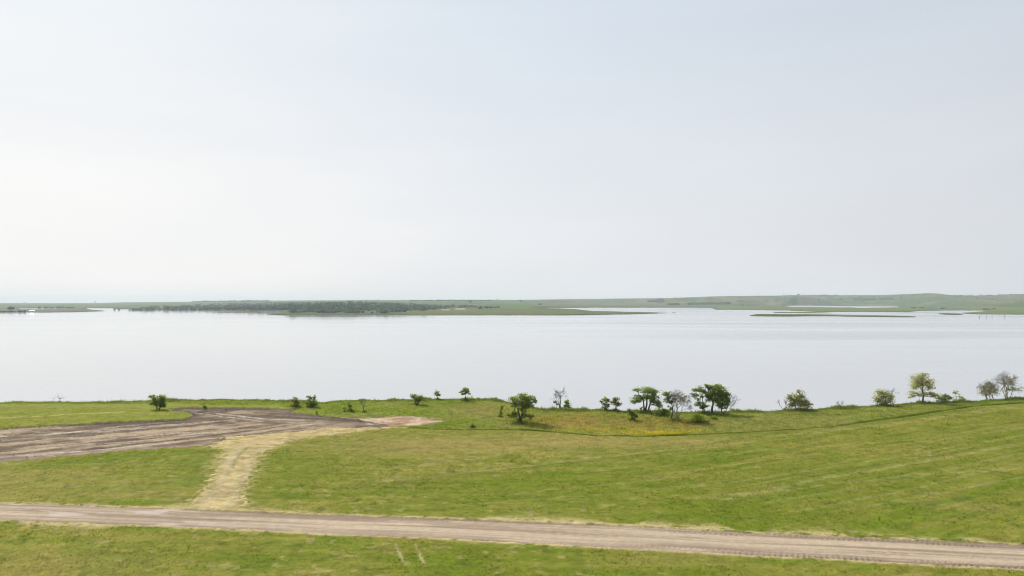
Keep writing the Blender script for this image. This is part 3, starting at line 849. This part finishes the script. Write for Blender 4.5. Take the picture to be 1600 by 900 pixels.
def tree(px, row, label, name="tree", cat="tree", blobs=(), trunks=(), col=GREEN, dens=4.6, leaf=.19, bare=(), bark=None, group=None, seed=None, far_=False, gap=.27, colvar=.22, depth=.75):
    """blobs: crown masses (dx, up, rx, ry[, density factor]) and trunks: (dx0, dx1, up1, r_m) in hundredths of the tree's own scale, measured
    against the base; bare: (dx, height, lean, radius m, depth) leafless stems"""
    R = np.random.default_rng(seed if seed is not None else int(px * 7 + row))
    if far_: base = far_pt(px, row)
    else:
        base = ground_pt(px, row); base[2] = near_z(base[0], base[1]) - .05
    if not far_: BASES.append((base[0], base[1], max([abs(b_[0]) + b_[2] * .6 for b_ in blobs] + [3]) * base[1] / F))
    m = base[1] / F                       # metres per unit
    root = empty(name, base)
    tag(root, label, cat, group)
    tb, limbs, lf, lcol = [], {}, [], []
    ends = []
    for (dx0, dx1, up1, rr_) in trunks:
        a = np.array([dx0 * m, R.normal(0, .15), -.15]); b = np.array([dx1 * m, R.normal(0, .25), up1 * m])
        p_ = jitter(a, b, R, .035, 4)
        tb.append(tube(p_, np.linspace(rr_ * 1.25, rr_ * .6, 5) , 7)); ends.append((p_, rr_))
    for (dx, hh, lean, rr_, dp) in bare:
        a = np.array([dx * m, R.normal(0, .1), -.1]); top = hh * m
        p_ = jitter(a, a + np.array([lean * top * .5, R.normal(0, .1) * top, top * .45]), R, .04, 3)
        tb.append(tube(p_, np.linspace(rr_ * 1.2, rr_ * .7, 4), 6))
        tl, nodes = [], []
        for k in range(3):
            d = np.array([lean + R.normal(0, .38), R.normal(0, .38), 1.0]); d /= np.linalg.norm(d)
            wild_branches(p_[-1], d, top * .30, rr_ * .6, dp, R, tl, nodes=nodes)
        for v, f in [join_tubes(tl)]: mesh_obj("branches", v, f, bark or M_BARK, root, None, True)
    for bl in blobs:
        dx, up, rx, ry = bl[:4]; df = bl[4] if len(bl) > 4 else 1.0
        c = np.array([dx * m, R.normal(0, .25) * rx * m, up * m])
        rad = np.array([rx * m, depth * rx * m, ry * m])
        nl = max(12, int(math.pi * rx * ry * dens * df))
        ncl = max(5, int(nl / 26))
        q = R.normal(size=(ncl, 3)); q /= np.linalg.norm(q, axis=1)[:, None]
        q = c + q * rad * (R.uniform(.25, 1.0, (ncl, 1)) ** .6)
        # limbs reach the leaf clumps
        if ends:
            ei = min(range(len(ends)), key=lambda e: abs(ends[e][0][-1][0] - c[0]))
            p_, rr_ = ends[ei]; hi = c[2] > p_[-1][2] * .8
            start = p_[-1] if hi else p_[2]; br = limbs.setdefault((ei, hi), [])
            br.append(tube(jitter(start, c, R, .08, 4), np.linspace(rr_ * .55, rr_ * .28, 5), 5))
            for k in range(min(ncl, 14)):
                br.append(tube(jitter(c * .7 + start * .3, q[k], R, .08, 3), np.linspace(rr_ * .3, .015, 4), 3))
        w_ = R.dirichlet(np.ones(ncl) * 2.5); pick = R.choice(ncl, nl, p=w_)
        sg = np.array([max(rx * m * gap, .16), max(rx * m * gap, .16), max(ry * m * gap * .75, .12)])
        pos = q[pick] + R.normal(size=(nl, 3)) * sg
        pos[:, 2] = np.maximum(pos[:, 2], .08)
        lf.append(pos)
        cl = R.uniform(1 - colvar, 1 + colvar, ncl)
        lcol.append(np.array(col) * (cl[pick] * R.uniform(.75, 1.3, nl))[:, None])
    if tb:
        for v, f in tb: mesh_obj("trunk", v, f, bark or M_BARK, root, None, True)
    for br in limbs.values():
        v, f = join_tubes(br); mesh_obj("branches", v, f, bark or M_BARK, root, None, True)
    if lf:
        pos = np.concatenate(lf); cc_ = np.concatenate(lcol)
        v, f = leaves(pos, leaf, R)
        mesh_obj("crown", v, f, M_FARLEAF if far_ else M_LEAF, root, np.repeat(np.clip(cc_, .01, .6), 4, 0))
    return root

BASES = []
G_L = "trees and bushes along the lake bank"
tree(247, 640, "round dark green bush-tree beside the left tip of the bare soil", blobs=[(0, 12, 9, 9), (-8, 20, 5, 5, .8), (5, 19, 6, 6), (-7, 10, 6, 5), (7, 10, 5, 7)],
     trunks=[(-1, -4, 8, .14), (1, 4, 9, .14)], col=DGREEN, group=G_L)
tree(321, 639, "spindly green sapling at the back edge of the bare soil", name="sapling", cat="sapling", blobs=[(-2, 7, 3.2, 4, .8), (1, 4, 3, 3), (-2, 11, 1.6, 2)], trunks=[(0, -2, 8, .06)], col=GREEN, group=G_L)
tree(462, 636, "left of two small bushes behind the bare soil", name="bush", cat="bush", blobs=[(1, 6, 6, 6), (-3, 13, 4.5, 4, .5), (2, 11, 4, 4, .7), (-5, 2, 3, 2.5)], trunks=[(0, -1, 6, .09)], col=OLIVE, group=G_L)
tree(486, 636.5, "taller right of two small bushes behind the bare soil", name="bush", cat="bush", blobs=[(0, 8, 8, 6), (-3, 16, 4, 4), (5, 16, 3.5, 4, .8), (-6, 5, 4, 4), (6, 5, 4, 4)], trunks=[(0, -1, 7, .1), (1, 4, 8, .08)], col=DGREEN, group=G_L)
tree(494, 647, "tiny dark weed clump on the rim of the bare soil", name="weed", cat="weed", blobs=[(0, 3, 1.6, 3), (0, 5, 1.6, 1.6)], trunks=[(0, 0, 4, .04)], col=DGREEN, group=G_L)
tree(547, 643, "low leaning bush left of the bare sapling", name="bush", cat="bush", blobs=[(0, 3, 6, 3), (0, 8, 3, 5), (-2, 13, 2, 3), (-9, 6, 3, 3, .8)], trunks=[(0, -1, 9, .07)], col=GREEN, group=G_L)
tree(569, 644, "small bare sapling with dark stem near the clay patch", name="sapling", cat="sapling", bare=[(0, 22, -.05, .06, 3)], blobs=[(-1, 11, 3.5, 3, .5)], trunks=[(0, -.5, 12, .07)], col=GREY, group=G_L)
tree(651, 632.5, "small two-stemmed tree, leftmost of the three on the grassy knoll", blobs=[(-4, 14, 6, 4.5), (3, 12, 6, 5.5), (6, 9, 4, 3), (-1, 8, 4, 4, .8)], trunks=[(-2, -3, 9, .12), (2, 3, 9, .12)], col=DGREEN, group=G_L)
tree(683.5, 624.5, "smallest round-headed tree in the middle of the grassy knoll", blobs=[(0, 11, 4.6, 4), (-1, 8, 4, 2.5), (2, 7.5, 3, 2)], trunks=[(0, 0, 8, .08)], col=GREEN, group=G_L)
tree(727, 627, "tree with a shrub at its foot, rightmost on the grassy knoll", blobs=[(0, 17, 5, 5), (-5, 14, 4, 2.6), (5, 13.5, 4.5, 3), (0, 12, 5, 3), (1, 2.5, 6, 3.2)], trunks=[(0, 0, 12, .1)], bare=[(9, 10, .2, .04, 2)], col=DGREEN, group=G_L)
tree(731, 625, "pale low shrub just right of the knoll tree", name="shrub", cat="shrub", blobs=[(5, 2, 4, 2.5), (8, 2, 4, 2)], trunks=[(5, 5, 2, .04)], col=BRIGHT, group=G_L)
tree(782.5, 648, "thin upright sapling left of the big leaning meadow tree", name="sapling", cat="sapling", blobs=[(1, 12, 2.6, 5), (0, 8, 2, 3, .6)], trunks=[(0, .5, 12, .05)], col=BRIGHT, group=G_L)
tree(781, 652, "low brown-green tuft at the foot of the thin sapling", name="weed", cat="weed", blobs=[(0, 1.5, 3.5, 1.6)], trunks=[(0, 0, 1, .03)], col=OLIVE, group=G_L)
tree(738, 668, "tiny upright weed at the edge of the uncut grass", name="weed", cat="weed", blobs=[(0, 4, 1.5, 3), (0, 1, 2, 1.5)], trunks=[(0, 0, 5, .03)], col=DGREEN, group=G_L)
tree(813, 661, "large spreading tree standing forward in the meadow with low skirt of branches",
     blobs=[(-10, 36, 8, 5.5), (6, 40, 10, 6), (16, 35, 8, 6), (2, 30, 10, 6), (-8, 29, 7, 4, .7), (15, 26, 8, 4.5), (4, 22, 7, 5), (-16, 12, 8, 4.5), (-9, 14, 6, 5), (15, 10, 8, 4.2), (6, 12, 6, 4), (22, 33, 4, 3, .7)],
     trunks=[(0, -4, 24, .24), (1, 4, 26, .22), (0, -9, 12, .12)], col=GREEN, group=G_L)
tree(875.5, 638.5, "tall bare grey tree standing beside a leafy small tree on the shore", name="bare_tree", bare=[(0, 36, .0, .13, 4), (-.5, 26, -.16, .07, 3)], trunks=[(0, 0, 17, .14)], blobs=[(-7, 12, 3, 3.2, .8), (-4, 9, 2.4, 2.4, .6)], col=DGREEN, bark=M_DEAD, group=G_L)
tree(884.5, 637, "small leafy tree leaning away from the tall bare grey tree", blobs=[(1, 15, 4, 4), (4, 10, 5, 4), (-2, 8, 4, 3.5), (6, 6, 3, 2)], trunks=[(-1, 1, 8, .08), (1, 3, 7, .06)], col=DGREEN, group=G_L)
tree(864, 640, "low line of scrub left of the tall bare grey tree", name="scrub", cat="scrub", blobs=[(-4, 1, 4, 1.6), (3, 1.2, 5, 1.6), (14, 1.5, 6, 1.6), (26, 1.3, 6, 1.4), (-1, 3, 1.2, 1.6)], trunks=[(0, 0, 1, .03)], col=DGREEN, group=G_L)
tree(946.5, 641.5, "left of two open-crowned small trees on the shore line", blobs=[(1, 17, 5, 4), (-5, 15, 4, 4), (0, 10, 5, 4), (4, 8, 3, 3), (-4, 5, 3, 2.5, .7)], trunks=[(0, 0, 9, .1), (1, 2, 8, .07)], col=DGREEN, group=G_L)
tree(962, 642.5, "right of two open-crowned small trees, dark at its foot", blobs=[(0, 18, 5.5, 5), (5, 13, 4.5, 4), (-4, 13, 4.5, 3.5), (1, 9, 3.5, 3, .7), (0, 1.5, 4, 1.6)], trunks=[(0, -1, 10, .1), (0, 2, 10, .09)], col=OLIVE, group=G_L)
tree(988, 656.5, "short windswept little tree alone in the rust-coloured grass", blobs=[(-4, 13, 5, 4), (1, 10, 6, 4), (5, 8, 4, 2.6), (-6, 16, 2.6, 2)], trunks=[(0, -1, 8, .16)], col=DGREEN, group=G_L)
tree(1011, 644.5, "large umbrella-topped tree with three dark trunks",
     blobs=[(-4, 36, 11, 4.6), (7, 34, 9, 5), (14, 29, 6, 5.5), (-17, 35.5, 6, 2.4), (-12, 23, 10, 5.5), (-18, 18, 7, 3.6), (2, 24, 9, 5), (10, 20, 8, 6), (17, 15, 6, 5), (20, 11, 4.5, 3.5), (-11, 7, 3.5, 2.5, .5)],
     trunks=[(-4, -6, 22, .19), (-1, 0, 26, .22), (3, 6, 24, .19)], col=DGREEN, group=G_L)
tree(1036, 650, "low green sprawling shrub under the umbrella-topped tree", name="shrub", cat="shrub", blobs=[(-6, 10, 7, 3.5), (0, 6, 6, 4), (5, 9, 5, 4), (2, 2, 4, 2.5), (-12, 7, 3.5, 2)], trunks=[(0, -3, 6, .07), (1, 3, 6, .06)], col=GREEN, group=G_L)
tree(1052, 658, "slender leafy tree leaning left, in front of a pale bare tree", blobs=[(-6, 42, 8, 4.2), (-9, 36, 5, 3.2), (-5, 31, 6, 3, .8), (-12, 31, 3.5, 2.6, .7), (-4, 22, 4, 5, .5), (0, 34, 4, 3, .5)], trunks=[(0, -3, 30, .15)], col=DGREEN, group=G_L)
tree(1057, 658, "pale mostly bare tree with fine grey twigs in the meadow", name="bare_tree", bare=[(0, 44, .10, .10, 5), (-1, 42, -.08, .08, 4), (1, 40, .30, .08, 5)], trunks=[(0, 2, 20, .12)], blobs=[(4, 34, 9, 8, .22), (10, 38, 6, 5, .2)], col=GREY, bark=M_DEAD, leaf=.18, group=G_L)
tree(1090, 660, "low rounded bright green bush casting a dark shadow", name="bush", cat="bush", blobs=[(-3, 8, 9, 4), (5, 7.5, 8, 3.5), (0, 10, 8, 3), (-9, 6, 4, 2.4), (-17, 3, 2.5, 3, .6)], trunks=[(-1, -3, 6, .09), (1, 4, 6, .08)], col=BRIGHT, group=G_L)
tree(1114, 655, "small dark shrub right of the rounded bright bush", name="shrub", cat="shrub", blobs=[(0, 3, 5, 2.2), (3, 2, 3, 1.6)], trunks=[(0, 0, 2, .04)], col=DGREEN, group=G_L)
tree(1101, 646, "left tree of the tall three-tree clump, crown in broken tiers",
     blobs=[(-10, 37, 7, 5), (-16, 29, 6, 4.5), (-3, 35, 5, 4), (-12, 22, 5, 3, .5), (-8, 15, 8, 4.5), (1, 13, 6, 4), (-1, 10, 7, 3), (-4, 28, 4, 4, .5)], trunks=[(0, -1, 12, .12), (0, -4, 26, .13)], col=DGREEN, group=G_L)
tree(1111.5, 647, "tallest middle tree of the three-tree clump",
     blobs=[(-4, 43, 6, 4), (5, 42, 9, 5), (14, 38, 9, 6), (2, 33, 10, 6), (12, 30, 10, 7), (-3, 25, 7, 6), (8, 22, 9, 6), (20, 30, 7, 7), (-7, 46, 4, 1.6)], trunks=[(0, 0, 24, .26), (0, 5, 28, .16)], bare=[(24, 22, .5, .06, 3)], col=GREEN, group=G_L)
tree(1128, 647.5, "right tree of the three-tree clump with low drooping crown", blobs=[(0, 24, 8, 6), (4, 16, 7, 5), (-3, 15, 6, 5), (7, 29, 5, 5), (2, 10, 6, 2.5), (10, 22, 4, 5)], trunks=[(0, 0, 14, .15)], bare=[(4, 34, .36, .07, 4)], col=GREEN, group=G_L)
tree(1226, 641, "dead leaning tree with broken grey limbs beside the dense dome bush", name="dead_tree", bare=[(0, 18, .22, .15, 3), (-1, 20, -.62, .06, 2), (1, 15, .5, .08, 2)], trunks=[(-1, 2, 7, .2)], bark=M_DEAD, group=G_L)
tree(1247, 641.5, "dense dome-shaped bush with olive top on the shore", name="bush", cat="bush",
     blobs=[(-8, 20, 9, 8), (4, 25, 8, 7), (6, 17, 9, 8), (-2, 12, 10, 8), (10, 12, 7, 7), (16, 7, 7, 5, .7), (-9, 8, 6, 6), (20, 10, 3, 4, .5), (-13, 24, 4, 5, .35)], trunks=[(-2, -4, 14, .12), (2, 5, 14, .12)], col=OLIVE, dens=3.0, group=G_L)
tree(1313, 638, "small dead twisted tree alone on the shore rim", name="dead_tree", bare=[(0, 15, -.25, .12, 2), (0, 14, .35, .07, 2)], trunks=[(0, -1, 6, .12)], bark=M_DEAD, group=G_L)
tree(1333, 637, "scrap of thin dead twigs on the shore rim", name="dead_twigs", cat="twigs", bare=[(0, 7, .1, .04, 1), (4, 6, .2, .03, 1), (12, 6, .6, .03, 1)], bark=M_DEAD, group=G_L)
tree(1379, 634, "rounded shrub frosted with pale blossom", name="shrub", cat="shrub",
     blobs=[(-6, 18, 9, 7), (5, 21, 9, 7), (0, 10, 12, 7), (12, 12, 8, 8), (-12, 10, 7, 5), (8, 5, 9, 4), (16, 17, 4, 5, .5)], trunks=[(-3, -5, 10, .1), (3, 6, 12, .1)], bare=[(8, 28, .3, .05, 3)], col=(.30, .32, .16), dens=2.8, colvar=.4, group=G_L)
tree(1442, 629.5, "tall pale green tree with a broad open oval crown, the tallest on the right",
     blobs=[(0, 41, 9, 7), (-9, 34, 9, 7), (9, 34, 9, 7), (0, 28, 12, 8), (-13, 26, 7, 5), (14, 24, 7, 5), (-14, 15, 10, 4.5), (13, 14, 9, 4.5), (-20, 12, 6, 3.5, .8), (18, 10, 5, 4), (0, 16, 8, 5, .7), (3, 45, 5, 3)],
     trunks=[(0, 0, 28, .19)], col=PALE, dens=2.9, leaf=.19, gap=.32, bare=[(0, 44, .0, .09, 3)], group=G_L)
tree(1476, 628.5, "low bushy shrub right of the tall pale tree", name="shrub", cat="shrub", blobs=[(0, 9, 6, 4), (-6, 5, 6, 4), (5, 6, 6, 4.5), (2, 12, 4, 2), (-11, 8, 3, 5, .5)], trunks=[(0, 0, 6, .07)], col=GREEN, group=G_L)
tree(1497, 628, "sparse grey-green shrub sloping to the right", name="shrub", cat="shrub", blobs=[(-1, 15, 5, 4.5), (3, 10, 6, 4), (9, 5, 6, 3), (-5, 6, 5, 4, .7)], trunks=[(0, -1, 10, .08), (1, 4, 7, .07)], col=PALE, dens=1.8, group=G_L)
tree(1547, 623, "twiggy half-leafed tree with slanting stems near the right edge",
     bare=[(-4, 30, -.22, .09, 4), (0, 32, -.05, .08, 4), (5, 28, .25, .07, 4)], blobs=[(-7, 20, 8, 8, .8), (2, 24, 8, 7, .8), (8, 16, 7, 7, .6), (-9, 12, 6, 5, .6), (-2, 15, 8, 6, .5)], trunks=[(-4, -7, 10, .12), (8, -1, 14, .08)], col=GREY, gap=.36, dens=3.0, leaf=.2, group=G_L)
tree(1574, 622, "taller twiggy brown tree at the right edge, almost leafless",
     bare=[(0, 40, -.06, .1, 5), (-2, 38, -.22, .08, 4), (2, 36, .28, .08, 4)], blobs=[(-4, 28, 7, 7, .5), (8, 27, 9, 7, .5), (0, 16, 10, 6, .5), (13, 15, 7, 4, .5), (24, 19, 5, 1.6, .35)], trunks=[(0, 0, 16, .18)], col=GREY, dens=3.2, leaf=.17, gap=.36, bark=M_DEAD, group=G_L)

# weeds and long grass crowding the feet of the trees
ux, uy = [], []
for bx, by, br_ in BASES:
    nn = int(26 + 34 * br_)
    rr_ = np.abs(rng.normal(0, .55, nn)) * br_; an = rng.uniform(0, 2 * math.pi, nn)
    ux.append(bx + rr_ * np.cos(an)); uy.append(by + rr_ * np.sin(an))
ux, uy = np.concatenate(ux), np.concatenate(uy)
k = zone_of(ux, uy) == 1; ux, uy = ux[k], uy[k]
cg = mixc(np.zeros((len(ux), 3)) + (.105, .155, .028), (.20, .205, .07), rng.uniform(0, 1, len(ux)))
tufts("undergrowth", ux, uy, rng.gamma(4., .11, len(ux)) + .15, np.full(len(ux), .17), cg, 4, "long grass and weeds crowding the feet of the shore trees", "undergrowth")

# clods on the turned soil, thickest along its far rim
cx, cy = scatter(60000, 112, 172)
e_ = sdist(cx, cy, LOT)
keep = (zone_of(cx, cy) == 3) & (rng.uniform(0, 1, len(cx)) < .03 + .45 * np.exp(-(e_ / 2.5) ** 2) * smooth(143, 150, cy) + .08 * smooth(.55, .7, fbm(cx / 4., cy / 2., 600, 3)))
cx, cy = cx[keep], cy[keep]
nC = len(cx); sz = rng.gamma(2.2, .026, nC) + .035
octa = np.array([(1, 0, 0), (0, 1, 0), (-1, 0, 0), (0, -1, 0), (0, 0, .8), (0, 0, -.5)], float)
CV = octa[None] * sz[:, None, None] * rng.uniform(.6, 1.35, (nC, 6, 3))
CV += np.stack([cx, cy, near_z(cx, cy) + .15 * sz], -1)[:, None, :]
CF = (np.array([(0, 1, 4), (1, 2, 4), (2, 3, 4), (3, 0, 4), (1, 0, 5), (2, 1, 5), (3, 2, 5), (0, 3, 5)])[None] + 6 * np.arange(nC)[:, None, None]).reshape(-1, 3)
cc_ = np.repeat(soil_color(cx, cy) * rng.uniform(.9, 1.3, (nC, 1)), 6, 0)
tag(mesh_obj("soil_clods", CV.reshape(-1, 3), CF, M_SOIL, None, np.clip(cc_, .01, .7)), "loose clods of earth strewn over the bare soil", "clods", None, "stuff")

# dead snag standing in the shallows behind the bank
def snag(px, row, hh, label, bare, rad):
    R = np.random.default_rng(int(px))
    b = water_pt(px, row); b[2] -= .6
    m_ = b[1] / F
    root = empty("dead_tree", b); tag(root, label, "dead tree", "dead trees standing in the lake")
    p_ = jitter(np.zeros(3), np.array([.06 * hh * m_, 0, hh * m_ * (.55 if hh < 4.5 else .22) + .6]), R, .03, 3)
    tb = [tube(p_, np.linspace(rad, rad * .7, 4), 6)]
    v, f = join_tubes(tb); mesh_obj("trunk", v, f, M_BARK, root, None, True)
    out = []
    for lean in bare:
        d = np.array([lean, R.normal(0, .2), 1.0]); d /= np.linalg.norm(d)
        wild_branches(p_[-1], d, hh * m_ * (.5 if hh < 4.5 else .62), rad * .7, 1, R, out, up=-.05)
    v, f = join_tubes(out); mesh_obj("branches", v, f, M_BARK, root, None, True)
snag(93, 625.5, 10, "forked dead snag in the water behind the left bank", (-1.1, -2.6, .9, 3.5), .08)
snag(84, 624.5, 5, "low drowned dead twig left of the forked snag", (-1.2, .9), .06)
for px, row, hh, lab in ((1530, 498, 4.0, "leftmost of four drowned tree stumps off the right shore"), (1541, 496.8, 3.6, "second of four drowned tree stumps from the left"),
                         (1550, 496, 3.2, "third of four drowned tree stumps from the left"), (1569, 497, 4.2, "rightmost of four drowned tree stumps off the right shore")):
    snag(px, row, hh, lab, (-.3, .35), .42)

# ------------------------------------------------------------------ far trees, wood and belts
G_F = "lone trees on the far shore"
def ftree(px, row, h_, w_, label):
    tree(px, row, label, name="far_tree", blobs=[(0, h_ * .6, w_ * .5, h_ * .4), (-w_ * .2, h_ * .45, w_ * .3, h_ * .3), (w_ * .22, h_ * .5, w_ * .28, h_ * .3)], trunks=[(0, 0, h_ * .5, .5)],
         col=(.034, .072, .052), dens=40, leaf=1.9 if h_ < 3 else 1.5, far_=True, group=G_F)  # blue-green leaf colour carries part of the haze tint
ftree(17, 484.2, 5, 9, "dark dome-shaped far tree at the left end of the far shore")
ftree(39, 474, 2, 3, "tiny tree on the far left skyline")
ftree(149, 473.3, 3.2, 3.5, "lone tree standing up from the far left skyline")
ftree(814, 472.5, 4.2, 4.6, "lone far tree on the skyline right of the wood")
ftree(844, 477.0, 3.0, 4.4, "small dark far tree above the head of the bay")
ftree(735, 473.6, 4.0, 4.4, "far tree rising above the right end of the wood")
ftree(750, 483, 3.2, 6, "round far bush alone on the grassy point")
ftree(777, 469, 1.8, 2.2, "tiny far tree on the skyline at centre")
ftree(1055, 466, 1.4, 2, "tiny far bush on the skyline above the belts")
ftree(1248, 461.8, 2.2, 4, "far tree crowning the ridge on the right")
ftree(1279, 470, 2.4, 3.6, "small far bush on the hillside left of the pale outcrop")
ftree(1314, 471.5, 3.2, 4.2, "far bush on the hillside beside the pale outcrop")
ftree(1408, 469, 2.0, 3.6, "small far bush right of the hillside tree clumps")
ftree(1160, 477, 2.6, 2.4, "small far bush right of the long tree belt")
ftree(1428, 481.9, 1.6, 7, "low dark bush at the far waterside, left of three")
ftree(1440, 481.3, 1.4, 5, "low dark bush at the far waterside, middle of three")
ftree(1472, 482.4, 1.6, 6, "low dark bush at the far waterside, right of three")

def mass(name, pts_px, label, cat, hm_, R, col=(.066, .112, .076), per=40, leaf=2.5, wr=.70):  # col: crowns lightened and blued, some distance haze mixed into the leaf colour
    """a far-off wood that reads as one mass: crowns of leaf clumps with stems, joined"""
    pos, cc_, tubes_ = [], [], []
    for px, row in pts_px:
        b = far_pt(px, row); hh = hm_ * R.uniform(.5, 1.2) * (.55 + .9 * float(vnoise(px / 7., row / 1.2, 88)))
        q = R.normal(size=(per, 3)); q /= np.linalg.norm(q, axis=1)[:, None]
        q = q * np.array([hh * wr, hh * wr, hh * .45]) * (R.uniform(.3, 1, (per, 1)) ** .5) + np.array([0, 0, hh * .46])
        pos.append(b + q); cc_.append(np.array(col) * (R.uniform(.6, 1.2) if R.uniform() < .6 else R.uniform(1.2, 2.3)) * R.uniform(.75, 1.3, (per, 1)) * np.array([R.uniform(.85, 1.3), 1, R.uniform(.8, 1.2)]))
        tubes_.append(tube([b - (0, 0, .5), b + (0, 0, hh * .6)], [.35, .2], 3))
    pos = np.concatenate(pos); cc_ = np.concatenate(cc_)
    v, f = leaves(pos, leaf, R)
    root = empty(name, (0, 0, 0)); tag(root, label, cat, None, "stuff")
    o = mesh_obj("crowns", v, f, M_FARLEAF, root, np.repeat(np.clip(cc_, .01, .5), 4, 0)); o["kind"] = "stuff"
    v, f = join_tubes(tubes_); o = mesh_obj("stems", v, f, M_BARK, root); o["kind"] = "stuff"

R = np.random.default_rng(3)
WOOD = [(176, 484.5), (215, 482.2), (250, 480.5), (285, 478.5), (318, 475.5), (400, 474), (470, 472.5), (560, 472), (625, 475), (690, 478), (770, 481), (788, 481.6), (770, 482.2), (735, 482),
        (690, 483.5), (640, 487), (600, 490), (560, 490.2), (500, 489.8), (475, 489.2), (456, 489.6), (448, 489.6), (470, 485), (400, 484.9), (330, 485), (250, 485.2), (210, 485.6)]
pts = []
while len(pts) < 2700:
    a, b = R.uniform(176, 790), R.uniform(471.5, 491)
    if inside(np.array([a]), np.array([b]), WOOD)[0] and vnoise(a / 9., b / 1.3, 77) > (.26 if b < 485.5 else .45) + .25 * max(0., (a - 640) / 150.): pts.append((a, b))
mass("far_wood", pts, "dark broad wood covering the far point left of centre", "wood", 9.5, R)
def belt(pa, pb, n_, thick, h_, label, leaf=2.2):
    pts_ = []
    for k in range(n_):
        f_ = R.uniform(0, 1)
        pts_.append((pa[0] + (pb[0] - pa[0]) * f_, pa[1] + (pb[1] - pa[1]) * f_ + R.uniform(-thick, thick) * .5))
    mass("tree_belt", pts_, label, "tree belt", h_, R, leaf=leaf)
belt((1012, 472.0), (1037, 472.0), 120, 2.4, 20, "blocky dark tree belt high on the far slope, left of the long belt")
belt((1042, 476.3), (1062, 476.4), 80, 1.0, 12, "short dark tree belt just above the far water")
belt((1074, 475.8), (1141, 475.0), 260, 1.6, 13, "longest dark tree belt on the far slope")
belt((1333, 469.5), (1368, 469.6), 110, 2.4, 15, "ragged tree clump on the right hillside below the mound")
belt((1375, 469.4), (1394, 468.8), 60, 1.6, 17, "small tree clump nearest the right-hand mound")
belt((640, 470.6), (768, 470.4), 260, .3, 12, "thin skyline tree line above the wood", 3.0)
belt((300, 472.2), (420, 471.2), 200, .8, 15, "skyline trees behind the left part of the wood", 3.0)
belt((545, 469.6), (592, 469.4), 50, .3, 7, "short skyline tree line over the middle of the wood", 3.0)
belt((1560, 461.6), (1640, 461.0), 160, .3, 9, "dark skyline belt at the far right", 2.0)
belt((1222, 462.6), (1310, 462.4), 70, .7, 12, "scattered trees along the right-hand ridge", 2.0)
belt((1490, 462.8), (1552, 462.4), 60, .6, 12, "sparse trees on the skyline right of the mound", 2.0)
belt((1205, 467.5), (1235, 468.2), 22, 2.0, 9, "thin grove on the far slope under the ridge trees", 2.0)
belt((1292, 468.6), (1322, 470.2), 22, 1.6, 8, "sparse bushes around the pale outcrop on the right hillside", 2.0)
belt((1150, 471.0), (1192, 472.5), 26, 2.0, 8, "scattered bushes on the slope right of the longest belt", 2.0)
belt((1526, 468.0), (1560, 468.6), 16, 1.4, 7, "faint bushes on the pasture below the right skyline", 2.0)
belt((1535, 484.2), (1555, 483.0), 26, .6, 5, "low dark bushes at the head of the right inlet", 1.6)
belt((60, 481.0), (118, 480.9), 60, .4, 4.5, "low dark scrub line behind the left inlet")
belt((0, 487.2), (40, 487.6), 40, .8, 3, "low bushes at the left end of the near spit")

# ------------------------------------------------------------------ white building on the left spit
b = far_pt(51, 487.2)
root = empty("white_shed", b); tag(root, "small long white building on the far left spit", "building")
Lb, Db, Hb, Rf = 7.0, 4.0, 3.2, 1.5
V = [(-Lb, -Db, -1), (Lb, -Db, -1), (Lb, Db, -1), (-Lb, Db, -1), (-Lb, -Db, Hb), (Lb, -Db, Hb), (Lb, Db, Hb), (-Lb, Db, Hb), (-Lb, 0, Hb + Rf), (Lb, 0, Hb + Rf)]
mesh_obj("wall", V, [np.array([(0, 1, 5, 4), (2, 3, 7, 6), (1, 2, 6, 5), (3, 0, 4, 7)]), np.array([(5, 6, 9), (7, 4, 8)])], M_WHITE, root)
e = .4
V = [(-Lb - e, -Db - e, Hb - .1), (Lb + e, -Db - e, Hb - .1), (Lb + e, 0, Hb + Rf + .1), (-Lb - e, 0, Hb + Rf + .1), (Lb + e, Db + e, Hb - .1), (-Lb - e, Db + e, Hb - .1)]
V = V + [(a, c, d + .15) for a, c, d in V]
mesh_obj("roof", V, np.array([(0, 1, 2, 3), (3, 2, 4, 5), (6, 7, 8, 9), (9, 8, 10, 11), (0, 1, 7, 6), (5, 4, 10, 11)]), M_ROOF, root)
V = [(2, -Db - .05, -1), (4.2, -Db - .05, -1), (4.2, -Db - .05, 2.4), (2, -Db - .05, 2.4), (2, -Db + .05, -1), (4.2, -Db + .05, -1), (4.2, -Db + .05, 2.4), (2, -Db + .05, 2.4)]
mesh_obj("door", V, np.array([(0, 1, 2, 3), (0, 1, 5, 4), (1, 2, 6, 5), (2, 3, 7, 6), (3, 0, 4, 7)]), M_DOOR, root)
